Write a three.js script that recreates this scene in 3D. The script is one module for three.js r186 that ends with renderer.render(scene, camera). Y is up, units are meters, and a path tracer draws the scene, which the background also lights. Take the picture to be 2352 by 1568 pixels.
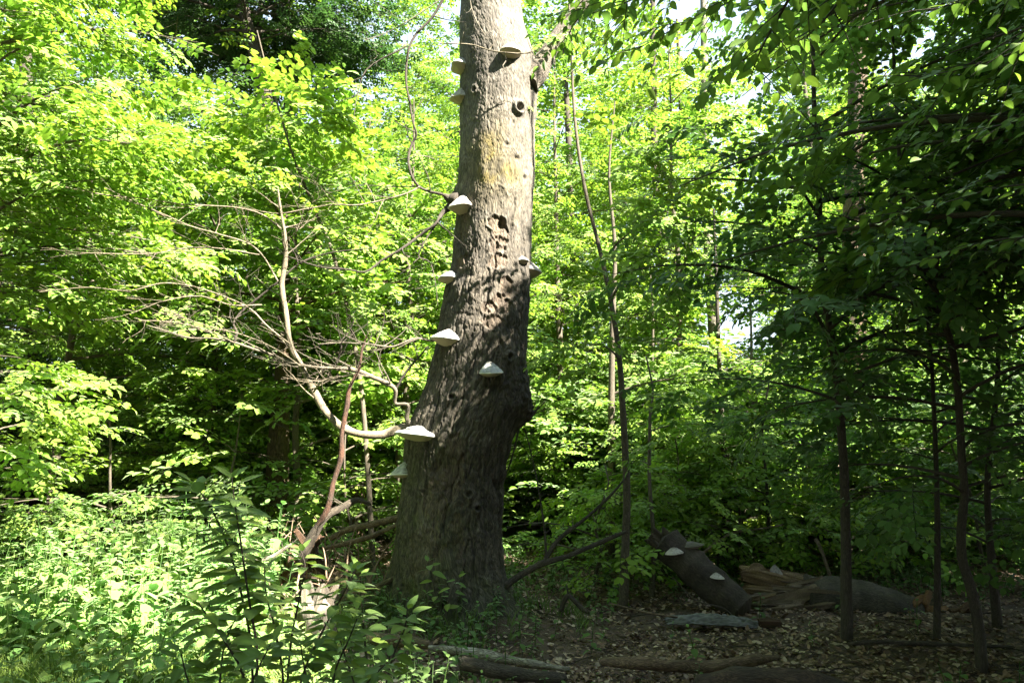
import * as THREE from 'three';
import { mergeGeometries } from 'three/addons/utils/BufferGeometryUtils.js';
import { ImprovedNoise } from 'three/addons/math/ImprovedNoise.js';

/* ------------------------------------------------------------------ camera, sky, sun, exposure */
const PITCH = THREE.MathUtils.degToRad(9.25), FOCAL = 1634, EYE = 1.6;
const scene = new THREE.Scene();
const camera = new THREE.PerspectiveCamera(2 * Math.atan(784 / FOCAL) * 180 / Math.PI, 1024 / 682, 0.05, 700);
camera.position.set(0, EYE, 0);
camera.rotation.set(PITCH, 0, 0);
scene.add(camera);

const SUN = new THREE.Vector3(0.6, 0.76, 0.25).normalize();
const skyTexture = (() => {
  const W = 256, H = 128, data = new Float32Array(W * H * 4);
  for (let j = 0; j < H; j++) for (let i = 0; i < W; i++) {
    const up = ((j + 0.5) / H - 0.5) * Math.PI, az = ((i + 0.5) / W - 0.5) * 2 * Math.PI;
    const y = Math.max(0, Math.sin(up)), c = Math.cos(az) * Math.cos(up) * SUN.x + Math.sin(up) * SUN.y + Math.sin(az) * Math.cos(up) * SUN.z;
    const h = Math.pow(1 - y, 2.5), glow = 0.35 * Math.pow(Math.max(0, c), 10);
    const o = (j * W + i) * 4, k = 0.18;
    data[o] = k * (0.58 + 0.3 * h + glow); data[o + 1] = k * (0.75 + 0.22 * h + glow); data[o + 2] = k * (1.0 + 0.1 * h + glow * 0.9); data[o + 3] = 1;
  }
  const t = new THREE.DataTexture(data, W, H, THREE.RGBAFormat, THREE.FloatType);
  t.mapping = THREE.EquirectangularReflectionMapping; t.magFilter = THREE.LinearFilter; t.needsUpdate = true;
  return t;
})();
scene.background = skyTexture;
scene.environment = skyTexture;

const sun = new THREE.DirectionalLight(new THREE.Color().setRGB(1, 0.93, 0.8), 5);
sun.position.copy(SUN).multiplyScalar(60); sun.target.position.set(0, 2, -9);
sun.castShadow = true; sun.shadow.mapSize.set(4096, 4096); sun.shadow.radius = 1;
Object.assign(sun.shadow.camera, { left: -26, right: 26, top: 26, bottom: -26, near: 1, far: 140 });
scene.add(sun, sun.target);

const renderer = new THREE.WebGLRenderer({ antialias: true });
renderer.setSize(1024, 682);
renderer.toneMapping = THREE.LinearToneMapping;
renderer.toneMappingExposure = 10.8;
renderer.shadowMap.enabled = true;

/* ------------------------------------------------------------------ helpers */
const V = (x, y, z) => new THREE.Vector3(x, y, z);
const UPV = V(0, 1, 0);
const noiseMaker = new ImprovedNoise();
const N = (x, y, z = 0) => noiseMaker.noise(x + 57.3, y + 91.7, z + 33.1);
const fbm = (x, y, z = 0, o = 4) => { let s = 0, a = 1, f = 1; for (let i = 0; i < o; i++) { s += a * N(x * f, y * f, z * f + i * 7); a *= 0.5; f *= 2.03; } return s; };
const mulberry = (a) => () => { a |= 0; a = a + 0x6D2B79F5 | 0; let t = Math.imul(a ^ a >>> 15, 1 | a); t = t + Math.imul(t ^ t >>> 7, 61 | t) ^ t; return ((t ^ t >>> 14) >>> 0) / 4294967296; };
const clamp = THREE.MathUtils.clamp, lerp = THREE.MathUtils.lerp, sstep = (x, a, b) => { const t = clamp((x - a) / (b - a), 0, 1); return t * t * (3 - 2 * t); };
const cs = Math.cos(PITCH), sn = Math.sin(PITCH);
// the point of the plane z = const (metres in front of the viewer's place) seen in direction (px, py)
function at(px, py, z) {
  const u = (px - 1176) / FOCAL, v = (784 - py) / FOCAL, t = z / (v * sn - cs);
  return V(u * t, EYE + (v * cs + sn) * t, z);
}
function seenAt(p) {
  const y = p.y - EYE, dy = y * cs + p.z * sn, dz = -y * sn + p.z * cs;   // into the view's axes
  return [1176 + FOCAL * p.x / -dz, 784 - FOCAL * dy / -dz, -dz];
}
const pxSize = (px, z) => px * -z / FOCAL;
const names = new Map();
function numbered(n) { const k = names.get(n) ?? 0; names.set(n, k + 1); return k ? n + '_' + String(k).padStart(3, '0') : n; }
function thing(name, label, category, group) {
  const o = new THREE.Group(); o.name = numbered(name); o.userData = { label, category }; if (group) o.userData.group = group;
  scene.add(o); return o;
}
function mesh(name, geo, mat, parent, kind) {
  const m = new THREE.Mesh(geo, mat); m.name = parent === scene ? numbered(name) : name; m.castShadow = m.receiveShadow = true;
  if (kind) m.userData.kind = kind; parent.add(m); return m;
}
function tag(o, label, category, group) { Object.assign(o.userData, { label, category }); if (group) o.userData.group = group; return o; }
function rebase(geos, p) { for (const g of [].concat(geos)) g.translate(-p.x, -p.y, -p.z); return geos; }

function groundY(x, z) {
  let y = 0.07 * N(x * 0.35, z * 0.35) + 0.03 * N(x * 1.3, z * 1.3, 4) + 0.012 * N(x * 4, z * 4, 9);
  const dx = x - TX, dz = z - TZ;
  y += 0.16 * Math.exp(-(dx * dx + dz * dz) / 0.9);
  return y;
}
const TZ = -7.6, TX = at(1040, 1385, TZ).x;

// a tapered tube along points; r is radius per point; colour per vertex by tint(t, angle, point)
function tube(pts, rad, { sides = 8, step = 0.08, rough = 0, seed = 0, tint = null, tip = true, knots = 0 } = {}) {
  const curve = pts.length > 2 ? new THREE.CatmullRomCurve3(pts, false, 'centripetal') : new THREE.LineCurve3(pts[0], pts[1]);
  const L = curve.getLength(), n = Math.max(2, Math.ceil(L / step));
  const pos = [], uv = [], col = [], idx = [];
  let nrm = null, prevT = null;
  // radius against the curve's parameter
  const m = pts.length - 1;
  for (let i = 0; i <= n; i++) {
    const t = i / n, p = curve.getPoint(t), T = curve.getTangent(t);
    if (!nrm) { nrm = Math.abs(T.y) > 0.9 ? V(1, 0, 0) : V(0, 1, 0); nrm.addScaledVector(T, -nrm.dot(T)).normalize(); }
    else { nrm.addScaledVector(T, -nrm.dot(T)).normalize(); }
    const B = T.clone().cross(nrm);
    const k = Math.min(m - 1e-6, t * m), a = Math.floor(k), r0 = lerp(rad[a], rad[a + 1], k - a);
    for (let j = 0; j <= sides; j++) {
      const th = j / sides * 2 * Math.PI, c = Math.cos(th), s = Math.sin(th);
      let r = r0;
      if (rough) r *= 1 + rough * (N(c * 1.4 + seed, s * 1.4, t * L * 5) + 0.5 * N(c * 4 + seed, s * 4, t * L * 9));
      if (knots) r *= 1 + knots * Math.max(0, N(seed + 3, t * L * 4, 2));
      pos.push(p.x + (nrm.x * c + B.x * s) * r, p.y + (nrm.y * c + B.y * s) * r, p.z + (nrm.z * c + B.z * s) * r);
      uv.push(j / sides * Math.max(0.05, 2 * Math.PI * rad[0]), t * L);
      if (tint) { const q = tint(t, th, p); col.push(q[0], q[1], q[2]); }
    }
  }
  const row = sides + 1;
  for (let i = 0; i < n; i++) for (let j = 0; j < sides; j++) { const a = i * row + j; idx.push(a, a + row, a + 1, a + 1, a + row, a + row + 1); }
  if (tip) for (const [i, flip] of [[0, 1], [n, 0]]) {
    const p = curve.getPoint(i / n), c = pos.length / 3, T = curve.getTangent(i / n).multiplyScalar(flip ? -1 : 1);
    const rr = rad[flip ? 0 : m] * 0.5;
    pos.push(p.x + T.x * rr, p.y + T.y * rr, p.z + T.z * rr); uv.push(0, i / n * L); if (tint) col.push(...tint(i / n, 0, p));
    for (let j = 0; j < sides; j++) flip ? idx.push(c, i * row + j, i * row + j + 1) : idx.push(c, i * row + j + 1, i * row + j);
  }
  const g = new THREE.BufferGeometry();
  g.setAttribute('position', new THREE.Float32BufferAttribute(pos, 3));
  g.setAttribute('uv', new THREE.Float32BufferAttribute(uv, 2));
  if (tint) g.setAttribute('color', new THREE.Float32BufferAttribute(col, 3));
  g.setIndex(idx); g.computeVertexNormals();
  return g;
}
// bare twigs growing from a path
function twigGrow(out, rnd, pts, rad, { n = 10, len = 0.6, from = 0.15, flat = 0.35, level = 2, bend = 0.25, side = 0 } = {}) {
  const curve = new THREE.CatmullRomCurve3(pts, false, 'centripetal'), m = pts.length - 1;
  for (let i = 0; i < n; i++) {
    const t = from + (1 - from) * (i + rnd()) / n, p = curve.getPoint(t), T = curve.getTangent(t);
    const k = Math.min(m - 1e-6, t * m), a = Math.floor(k), r0 = lerp(rad[a], rad[a + 1], k - a);
    const ax = V(rnd() - 0.5, (rnd() - 0.5) * flat, rnd() - 0.5).normalize();
    const d = T.clone().multiplyScalar(0.75).addScaledVector(ax, 0.85).normalize();
    const L = len * (0.45 + 0.8 * rnd()) * (1 - 0.45 * t), q = [p.clone()], rr = [Math.min(r0 * 0.6, 0.004 + L * 0.008)];
    const steps = 5, dir = d.clone(), pp = p.clone();
    for (let s = 1; s <= steps; s++) {
      dir.add(V((rnd() - 0.5) * bend * 2, (rnd() - 0.5) * bend + 0.03, (rnd() - 0.5) * bend * 2)).normalize();
      pp.addScaledVector(dir, L / steps); q.push(pp.clone()); rr.push(Math.max(0.0013, rr[0] * (1 - s / (steps + 0.5))));
    }
    out.push(tube(q, rr, { sides: level > 1 ? 5 : 3, step: 0.07, tip: false }));
    if (level > 1) twigGrow(out, rnd, q, rr, { n: 3 + Math.floor(rnd() * 3), len: L * 0.55, from: 0.3, flat, level: level - 1, bend: bend * 1.3 });
  }
}

/* ------------------------------------------------------------------ materials */
function dataTexture(w, h, f, srgb) {
  const data = new Uint8Array(w * h * 4);
  for (let j = 0; j < h; j++) for (let i = 0; i < w; i++) { const c = f(i / w, j / h, i, j), o = (j * w + i) * 4; data[o] = clamp(c[0], 0, 1) * 255; data[o + 1] = clamp(c[1], 0, 1) * 255; data[o + 2] = clamp(c[2], 0, 1) * 255; data[o + 3] = 255; }
  const t = new THREE.DataTexture(data, w, h); t.wrapS = t.wrapT = THREE.RepeatWrapping; t.magFilter = THREE.LinearFilter; t.minFilter = THREE.LinearMipmapLinearFilter;
  if (srgb) t.colorSpace = THREE.SRGBColorSpace; t.needsUpdate = true; return t;
}
// noise that repeats: sampled on a torus
const loopN = (u, v, fu, fv, s) => { const a = u * 2 * Math.PI, b = v * 2 * Math.PI; return noiseMaker.noise(Math.cos(a) * fu + s, Math.sin(a) * fu + Math.cos(b) * fv * 0.71 + 11.3, Math.sin(b) * fv + s * 1.7 + Math.cos(b) * fv * 0.5); };
function barkHeight(u, v) {
  const w = 0.03 * loopN(u, v, 1.5, 2.5, 3);
  const a = Math.abs(loopN(u + w, v, 6, 2.2, 1)), b = Math.abs(loopN(u + w, v, 13, 4, 5)), c = loopN(u, v, 26, 12, 9), d = loopN(u, v, 9, 30, 2);
  return clamp(0.35 + 0.9 * Math.min(a, 0.45) + 0.45 * Math.min(b, 0.4) + 0.12 * c + 0.1 * d, 0, 1);
}
const barkBump = dataTexture(512, 512, (u, v) => { const h = barkHeight(u, v); return [h, h, h]; });
const barkColor = dataTexture(512, 512, (u, v) => {
  const h = barkHeight(u, v), b = 0.5 + 0.5 * loopN(u, v, 2.3, 2.6, 8), s = 0.3 + 0.75 * h + 0.22 * (b - 0.5) + 0.1 * loopN(u, v, 20, 40, 6);
  return [s, s * (0.965 + 0.02 * b), s * (0.91 + 0.05 * b)];
}, true);
barkBump.repeat.set(1 / 0.6, 1 / 0.9); barkColor.repeat.set(1 / 0.6, 1 / 0.9);
const fineBump = barkBump.clone(); fineBump.repeat.set(1 / 0.22, 1 / 0.5); fineBump.needsUpdate = true;
const fineColor = barkColor.clone(); fineColor.repeat.set(1 / 0.22, 1 / 0.5); fineColor.needsUpdate = true;
const lin = (r, g, b) => new THREE.Color().setRGB(r, g, b);
const std = (color, o = {}) => new THREE.MeshStandardMaterial({ color, roughness: 0.9, ...o });
const M = {
  bigBark: std(lin(1, 1, 1), { vertexColors: true, map: barkColor, bumpMap: barkBump, bumpScale: 0.007, roughness: 0.88 }),
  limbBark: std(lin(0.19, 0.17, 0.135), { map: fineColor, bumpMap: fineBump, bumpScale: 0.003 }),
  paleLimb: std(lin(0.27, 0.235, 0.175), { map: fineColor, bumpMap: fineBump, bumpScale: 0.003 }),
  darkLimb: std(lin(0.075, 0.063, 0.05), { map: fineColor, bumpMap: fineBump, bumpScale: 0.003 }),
  forkBark: std(lin(0.17, 0.148, 0.118), { map: barkColor, bumpMap: barkBump, bumpScale: 0.02 }),
  twig: std(lin(0.3, 0.37, 0.28)),
  saplingBark: std(lin(0.15, 0.13, 0.1), { map: fineColor, bumpMap: fineBump, bumpScale: 0.003 }),
  darkBark: std(lin(0.08, 0.066, 0.053), { map: fineColor, bumpMap: fineBump, bumpScale: 0.004 }),
  brownBark: std(lin(0.17, 0.12, 0.08), { map: barkColor, bumpMap: barkBump, bumpScale: 0.02 }),
  greyBark: std(lin(0.24, 0.225, 0.19), { map: barkColor, bumpMap: barkBump, bumpScale: 0.01 }),
  redBark: std(lin(0.42, 0.2, 0.11), { map: fineColor, bumpMap: fineBump, bumpScale: 0.006 }),
  rotWood: std(lin(1, 1, 1), { vertexColors: true, map: fineColor, bumpMap: fineBump, bumpScale: 0.008 }),
  fungusCap: std(lin(1, 1, 1), { vertexColors: true, roughness: 0.8, bumpMap: fineBump, bumpScale: 0.0015 }),
  fungusPore: std(lin(0.38, 0.3, 0.225), { roughness: 0.95 }),
  stalk: std(lin(0.12, 0.17, 0.04)),
};
const leafMat = (o = {}) => new THREE.MeshPhysicalMaterial({ color: lin(1, 1, 1), vertexColors: true, roughness: 0.95, transmission: 0.55, thickness: 0, specularIntensity: 0.4, clearcoat: 0.1, clearcoatRoughness: 0.4, side: THREE.DoubleSide, ...o });
M.leaf = leafMat();
M.herb = leafMat({ transmission: 0.4, clearcoat: 0.2 });
M.litter = std(lin(1, 1, 1), { vertexColors: true, roughness: 0.75, side: THREE.DoubleSide });

/* ------------------------------------------------------------------ leaves */
// pushes one leaf (8 triangles, folded on its midrib) into arrays; frame: p base, d along, n normal
function pushLeaf(A, p, d, n, len, wid, col, { fold = 0.25, droop = 0.15, serr = 0 } = {}) {
  const s = d.clone().cross(n).normalize();
  const P = (a, w, h) => [p.x + d.x * a * len + s.x * w * wid + n.x * h * len, p.y + d.y * a * len + s.y * w * wid + n.y * h * len, p.z + d.z * a * len + s.z * w * wid + n.z * h * len];
  const b = A.pos.length / 3;
  const list = [P(0, 0, 0), P(0.36, 0, 0.02), P(0.7, 0, -droop * 0.35), P(1, 0, -droop), P(0.24, 0.42, fold * 0.24), P(0.62, 0.44, fold * 0.22 - droop * 0.3), P(0.24, -0.42, fold * 0.24), P(0.62, -0.44, fold * 0.22 - droop * 0.3)];
  list.forEach((q, i) => { A.pos.push(...q); const k = i < 4 ? 0.94 : 1.0; A.col.push(col[0] * k, col[1] * k, col[2] * k); });
  const f = [[0, 1, 4], [1, 5, 4], [1, 2, 5], [2, 3, 5], [0, 6, 1], [1, 6, 7], [1, 7, 2], [2, 7, 3]];
  for (const t of f) A.idx.push(b + t[0], b + t[1], b + t[2]);
}
function fromArrays(A) {
  const g = new THREE.BufferGeometry();
  g.setAttribute('position', new THREE.Float32BufferAttribute(A.pos, 3)); g.setAttribute('color', new THREE.Float32BufferAttribute(A.col, 3));
  g.setIndex(A.idx); g.computeVertexNormals(); return g;
}
const newA = () => ({ pos: [], col: [], idx: [] });
function pushTwig(A, a, b, r, col) {
  const d = b.clone().sub(a).normalize(), u = d.clone().cross(Math.abs(d.y) > 0.9 ? V(1, 0, 0) : UPV).normalize(), w = d.clone().cross(u), k = A.pos.length / 3;
  for (const [p, rr] of [[a, r], [b, r * 0.6]]) for (let j = 0; j < 3; j++) { const t = j * 2.094, q = p.clone().addScaledVector(u, Math.cos(t) * rr).addScaledVector(w, Math.sin(t) * rr); A.pos.push(q.x, q.y, q.z); A.col.push(...col); }
  for (let j = 0; j < 3; j++) { const a0 = k + j, a1 = k + (j + 1) % 3; A.idx.push(a0, a0 + 3, a1, a1, a0 + 3, a1 + 3); }
}
const TWIGC = [0.1, 0.075, 0.045];
// flat spray of a beech: zigzag twig along +x with side shoots, leaves in two rows
function sprayGeo(seed, { length = 0.5, leaf = 0.075, gap = 0.046, shoots = 4, tilt = 0.6, ratio = 0.62 } = {}) {
  const rnd = mulberry(seed), A = newA();
  const shoot = (p0, yaw, L, deep) => {
    let p = p0.clone(), a = yaw, side = rnd() < 0.5 ? 1 : -1, pitch = 0.05;
    const n = Math.max(3, Math.round(L / gap));
    for (let i = 0; i < n; i++) {
      pitch -= 0.03; a += (rnd() - 0.5) * 0.22;
      const d = V(Math.cos(a) * Math.cos(pitch), Math.sin(pitch), Math.sin(a) * Math.cos(pitch)), q = p.clone().addScaledVector(d, gap);
      if (i % 2 === 0 || deep) pushTwig(A, p, q, deep ? 0.0015 : 0.0028, TWIGC); else pushTwig(A, p, q, 0.0028, TWIGC);
      p = q; side = -side;
      const la = a + side * (0.75 + 0.35 * rnd()), ld = V(Math.cos(la), (rnd() - 0.6) * 0.5, Math.sin(la)).normalize();
      const nn = V((rnd() - 0.5) * tilt * 2, 1, (rnd() - 0.5) * tilt * 2).normalize(); nn.addScaledVector(ld, -nn.dot(ld)).normalize();
      const len = leaf * (0.7 + 0.5 * rnd()), v = 0.8 + 0.4 * rnd(), y = rnd();
      pushLeaf(A, p, ld, nn, len, len * ratio * (0.9 + 0.2 * rnd()), [v * (0.95 + 0.18 * y), v, v * (0.9 + 0.2 * rnd())], { fold: 0.15 + 0.25 * rnd(), droop: 0.3 * rnd() });
      if (!deep && i > 1 && i < n - 2 && i % Math.max(2, Math.floor(n / shoots)) === 1) shoot(p, a + side * (0.7 + 0.3 * rnd()), L * (0.3 + 0.2 * rnd()), true);
    }
    const nn = V((rnd() - 0.5) * tilt, 1, (rnd() - 0.5) * tilt).normalize(), ld = V(Math.cos(a), -0.25, Math.sin(a)).normalize(); nn.addScaledVector(ld, -nn.dot(ld)).normalize();
    pushLeaf(A, p, ld, nn, leaf, leaf * ratio, [1, 1, 1], { droop: 0.2 });
  };
  shoot(V(0, 0, 0), 0, length, false);
  return fromArrays(A);
}
const SPRAYS = [11, 12, 13, 14, 15].map((s) => sprayGeo(s));
const SMALL = [31, 32, 33, 34].map((s) => sprayGeo(s, { length: 0.42, leaf: 0.055, gap: 0.034, shoots: 5, tilt: 0.7, ratio: 0.58 }));
const WIDE = [21, 22, 23].map((s) => sprayGeo(s, { length: 0.62, leaf: 0.1, gap: 0.062, shoots: 4, tilt: 0.55, ratio: 0.66 }));

// where sun reaches: a spray that would shade one of these is mostly left out (share kept)
const LIT = [
  [[-8, 0.1, -9.5], [-2.7, 0.8, -6.2], 0.06], [[-8, 0.1, -6.2], [-1.8, 0.8, -3.8], 0.06],   // herbs by the path
  [[-0.35, 4.5, -8], [1.05, 10, -7.1], 0.12],   // upper trunk
  [[-3.6, 2.4, -8], [-1.5, 5, -7.0], 0.08],     // dead limbs
  [[-10, 0.6, -15], [-0.3, 9, -8.8], 0.1],      // beeches on the left
  [[0.5, 0.5, -19], [13, 7.5, -8.9], 0.0],    // beeches behind
  [[0.2, 2.8, -3], [1.4, 4.2, -1.9], 0.3],      // hanging branch
  [[-1.6, 1.15, -3.5], [-1.25, 1.6, -2.9], 0.35],
];
const S1 = V(SUN.z, 0, -SUN.x).normalize(), S2 = SUN.clone().cross(S1);   // across the sunlight
function shadesLit(p, rnd, wide = 0.2) {
  for (const [lo0, hi0, keep] of LIT) {
    const lo = lo0.map((v) => v - wide), hi = hi0.map((v) => v + wide);
    let t0 = 0.6, t1 = 1e9;
    const o = [p.x, p.y, p.z], d = [-SUN.x, -SUN.y, -SUN.z];
    if (o[0] > lo[0] && o[0] < hi[0] && o[1] > lo[1] && o[1] < hi[1] && o[2] > lo[2] && o[2] < hi[2]) continue;
    for (let k = 0; k < 3; k++) { const a = (lo[k] - o[k]) / d[k], b = (hi[k] - o[k]) / d[k]; t0 = Math.max(t0, Math.min(a, b)); t1 = Math.min(t1, Math.max(a, b)); }
    if (t0 < t1 && 0.5 + 0.85 * N(p.dot(S1) * 0.8, p.dot(S2) * 0.8, 40) + 0.25 * (rnd() - 0.5) > keep) return true;
  }
  return false;
}
// openings in the canopy, as seen from the path
const GAPS = [[1690, 735, 125, 100, 0.95], [1620, 640, 70, 50, 0.6], [1370, 190, 45, 110, 0.7], [1300, 250, 40, 60, 0.5], [1290, 20, 60, 40, 0.6], [1480, 600, 60, 60, 0.4], [1640, 420, 90, 140, 0.35], [420, 10, 50, 30, 0.6], [500, 280, 40, 70, 0.4], [1990, 140, 70, 60, 0.5], [1180, 830, 1, 1, 0]];
function inGap(p, rnd) { const [x, y] = seenAt(p); for (const [cx, cy, a, b, k] of GAPS) { const q = ((x - cx) / a) ** 2 + ((y - cy) / b) ** 2; if (q < 1 && rnd() < k * Math.min(1, 2 - 2 * q)) return true; } return false; }
const DARK = [[480, 110, 170, 110, 0.95], [620, 150, 60, 120, 0.6], [60, 560, 110, 90, 0.6], [636, 1080, 44, 175, 0.85], [826, 1110, 38, 115, 0.8], [1964, 550, 26, 90, 0.85], [1966, 740, 26, 60, 0.8], [1968, 1130, 30, 95, 0.85]];   // where far crowns coloured dark for shade, and some trunks, show
function inDark(p, rnd) { const [x, y] = seenAt(p); for (const [cx, cy, a, b, k] of DARK) { const q = ((x - cx) / a) ** 2 + ((y - cy) / b) ** 2; if (q < 1 && rnd() < k * Math.min(1, 2.2 - 2.2 * q)) return true; } return false; }
const TRUNKCLEAR = (p) => { if (p.z < -7.7) return false; const [x, y] = seenAt(p); return x > 880 && x < 1290 + (y < 120 ? 60 : 0) && y < 1400; };

const _m = new THREE.Matrix4(), _q = new THREE.Quaternion();
function sprayMatrix(p, yaw, pitch, roll, s) { _q.setFromEuler(new THREE.Euler(roll, yaw, pitch, 'YZX')); return new THREE.Matrix4().compose(p, _q, V(s, s, s)); }
// collects sprays and writes them as instanced parts
class Foliage {
  constructor(geos, mat = M.leaf) { this.sets = geos.map(() => []); this.geos = geos; this.mat = mat; }
  add(p, yaw, pitch, roll, s, color, rnd) { this.sets[Math.floor(rnd() * this.geos.length)].push([sprayMatrix(p, yaw, pitch, roll, s), color]); }
  build(name, parent, base, kind = 'stuff') {
    this.sets.forEach((set, k) => {
      if (!set.length) return;
      const im = new THREE.InstancedMesh(this.geos[k], this.mat, set.length); im.name = name; im.castShadow = im.receiveShadow = true; im.userData.kind = kind;
      const off = new THREE.Matrix4().makeTranslation(-base.x, -base.y, -base.z);
      set.forEach(([m, c], i) => { im.setMatrixAt(i, m.premultiply(off)); im.setColorAt(i, c); });
      parent.add(im);
    });
  }
}
const GREEN = { fresh: lin(0.195, 0.338, 0.032), mid: lin(0.14, 0.265, 0.035), deep: lin(0.075, 0.16, 0.028), dark: lin(0.04, 0.095, 0.02), blue: lin(0.08, 0.16, 0.045) };  // light put into leaf colour: fresh for sunlit crowns, deep and dark for shaded
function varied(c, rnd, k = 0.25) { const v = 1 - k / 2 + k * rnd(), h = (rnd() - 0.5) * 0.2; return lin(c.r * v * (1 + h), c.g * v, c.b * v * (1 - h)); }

/* a leafy tree: stem points in metres, limbs spreading in layers, sprays along them */
function leafyTree(o) {
  const rnd = mulberry(o.seed), base = o.pts[0].clone(), t = thing(o.name ?? 'beech_tree', o.label, 'tree', o.group); t.position.copy(base);
  const geos = [], fol = new Foliage(o.sprays ?? SPRAYS);
  const rad = o.pts.map((_, i) => lerp(o.r, o.rTop ?? o.r * 0.25, i / (o.pts.length - 1)));
  rad[0] *= 1.15;
  geos.push(tube(o.pts, rad, { sides: o.sides ?? 12, step: o.step ?? 0.12, rough: 0.07, seed: o.seed }));
  const curve = new THREE.CatmullRomCurve3(o.pts, false, 'centripetal'), top = curve.getPoint(1), H = top.y - base.y;
  let kept = 0, asked = 0;
  const place = (p, yaw, s) => {
    if (p.y < 0.25) return; asked++;
    if (o.sunny !== false && shadesLit(p, rnd, o.wide ?? 0.42)) return;
    if (p.z < -3.6 && inGap(p, rnd)) return;
    if (p.z > -18 && o.green !== GREEN.dark && inDark(p, rnd)) return;
    if (TRUNKCLEAR(p)) return;
    if (p.z > -8.8 && p.y < 2.2 && p.x > 1.1 && p.x < 4.6) { const [lx, ly] = seenAt(p); if (ly > 1130 && lx > 1470 && lx < 1900 && rnd() < 0.9) return; }
    if (o.keep && !o.keep(p, rnd)) return;
    kept++; fol.add(p, yaw + (rnd() - 0.5) * 1.1, (rnd() - (o.hang ?? 0.62)) * (o.sway ?? 0.9), (rnd() - 0.5) * (o.sway ?? 0.9) * 1.3, (o.s ?? 1) * (0.8 + 0.5 * rnd()), varied(o.green ?? GREEN.mid, rnd, 0.35), rnd);
  };
  const n = o.limbs ?? 22, y0 = o.y0 ?? 0.2;
  let az = rnd() * 6.28;
  for (let i = 0; i < n; i++) {
    const f = (i + rnd() * 0.8) / n, tt = y0 + (1 - y0) * f * 0.98, p = curve.getPoint(Math.min(1, tt)); az += 2.4 + (rnd() - 0.5) * 0.8;
    if (o.facing !== undefined && rnd() < 0.6) az = o.facing + (rnd() - 0.5) * 1.8;
    const shape = o.shape ? o.shape(f) : Math.sin(Math.PI * (0.22 + 0.72 * f)), L = (o.spread ?? 2) * shape * (0.7 + 0.5 * rnd());
    if (L < 0.15) continue;
    const pts = [p.clone()], rr = [clamp(L * 0.011, 0.006, o.r * 0.6)], q = p.clone(); let e = (o.rise ?? 0.35) * (0.6 + 0.8 * rnd()), a = az;
    const steps = 5;
    for (let s = 1; s <= steps; s++) { a += (rnd() - 0.5) * 0.35; q.add(V(Math.cos(a) * Math.cos(e), Math.sin(e), -Math.sin(a) * Math.cos(e)).multiplyScalar(L / steps)); e -= 0.13; pts.push(q.clone()); rr.push(rr[0] * (1 - s / (steps + 0.7))); }
    const here = geos.length; kept = asked = 0; geos.push(tube(pts, rr, { sides: 5, step: 0.2, tip: false }));
    const lc = new THREE.CatmullRomCurve3(pts, false, 'centripetal'), ns = Math.max(2, Math.round(L * (o.density ?? 5)));
    let side = 1;
    for (let k = 0; k < ns; k++) {
      const u = 0.18 + 0.82 * (k + rnd()) / ns, b = lc.getPoint(u), T = lc.getTangent(u), ya = Math.atan2(-T.z, T.x); side = -side;
      const sa = ya + side * (0.5 + 0.6 * rnd()), SL = (0.25 + 0.5 * L * 0.5 * (1.15 - u)) * (0.6 + 0.7 * rnd());
      if (SL > 0.45) { const m = V(b.x + Math.cos(sa) * SL, b.y + SL * 0.05, b.z - Math.sin(sa) * SL); geos.push(tube([b, m], [0.006, 0.002], { sides: 3, step: 0.5, tip: false })); }
      const cnt = 1 + Math.floor(SL / 0.3);
      for (let c = 0; c < cnt; c++) { const dd = SL * (c + 0.3 * rnd()) / cnt; place(V(b.x + Math.cos(sa) * dd, b.y + (rnd() - 0.5) * 0.16, b.z - Math.sin(sa) * dd), sa, 1); }
    }
    place(q.clone(), az, 1);
    if (kept < asked * (o.keepMin ?? 0.45)) geos.length = here;
  }
  rebase(geos, base);
  mesh('trunk', mergeGeometries(geos), o.bark ?? M.saplingBark, t);
  fol.build('crown', t, base);
  return t;
}
// stem points: from pixels, or a wobbling upright stem
const stemPx = (list, z) => list.map(([x, y, dz = 0]) => at(x, y, z + dz));
function stem(x, z, h, seed, lean = 0.04, n = 6) {
  const r = mulberry(seed * 7 + 3), a = r() * 6.28, out = [];
  for (let i = 0; i <= n; i++) { const f = i / n; out.push(V(x + Math.cos(a) * lean * h * f + (i ? (r() - 0.5) * 0.12 : 0), groundY(x, z) - 0.06 + h * f, z + Math.sin(a) * lean * h * f + (i ? (r() - 0.5) * 0.12 : 0))); }
  return out;
}
const down = (pts) => { const p = pts[0]; pts[0] = V(p.x, groundY(p.x, p.z) - 0.06, p.z); return pts; };

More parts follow.
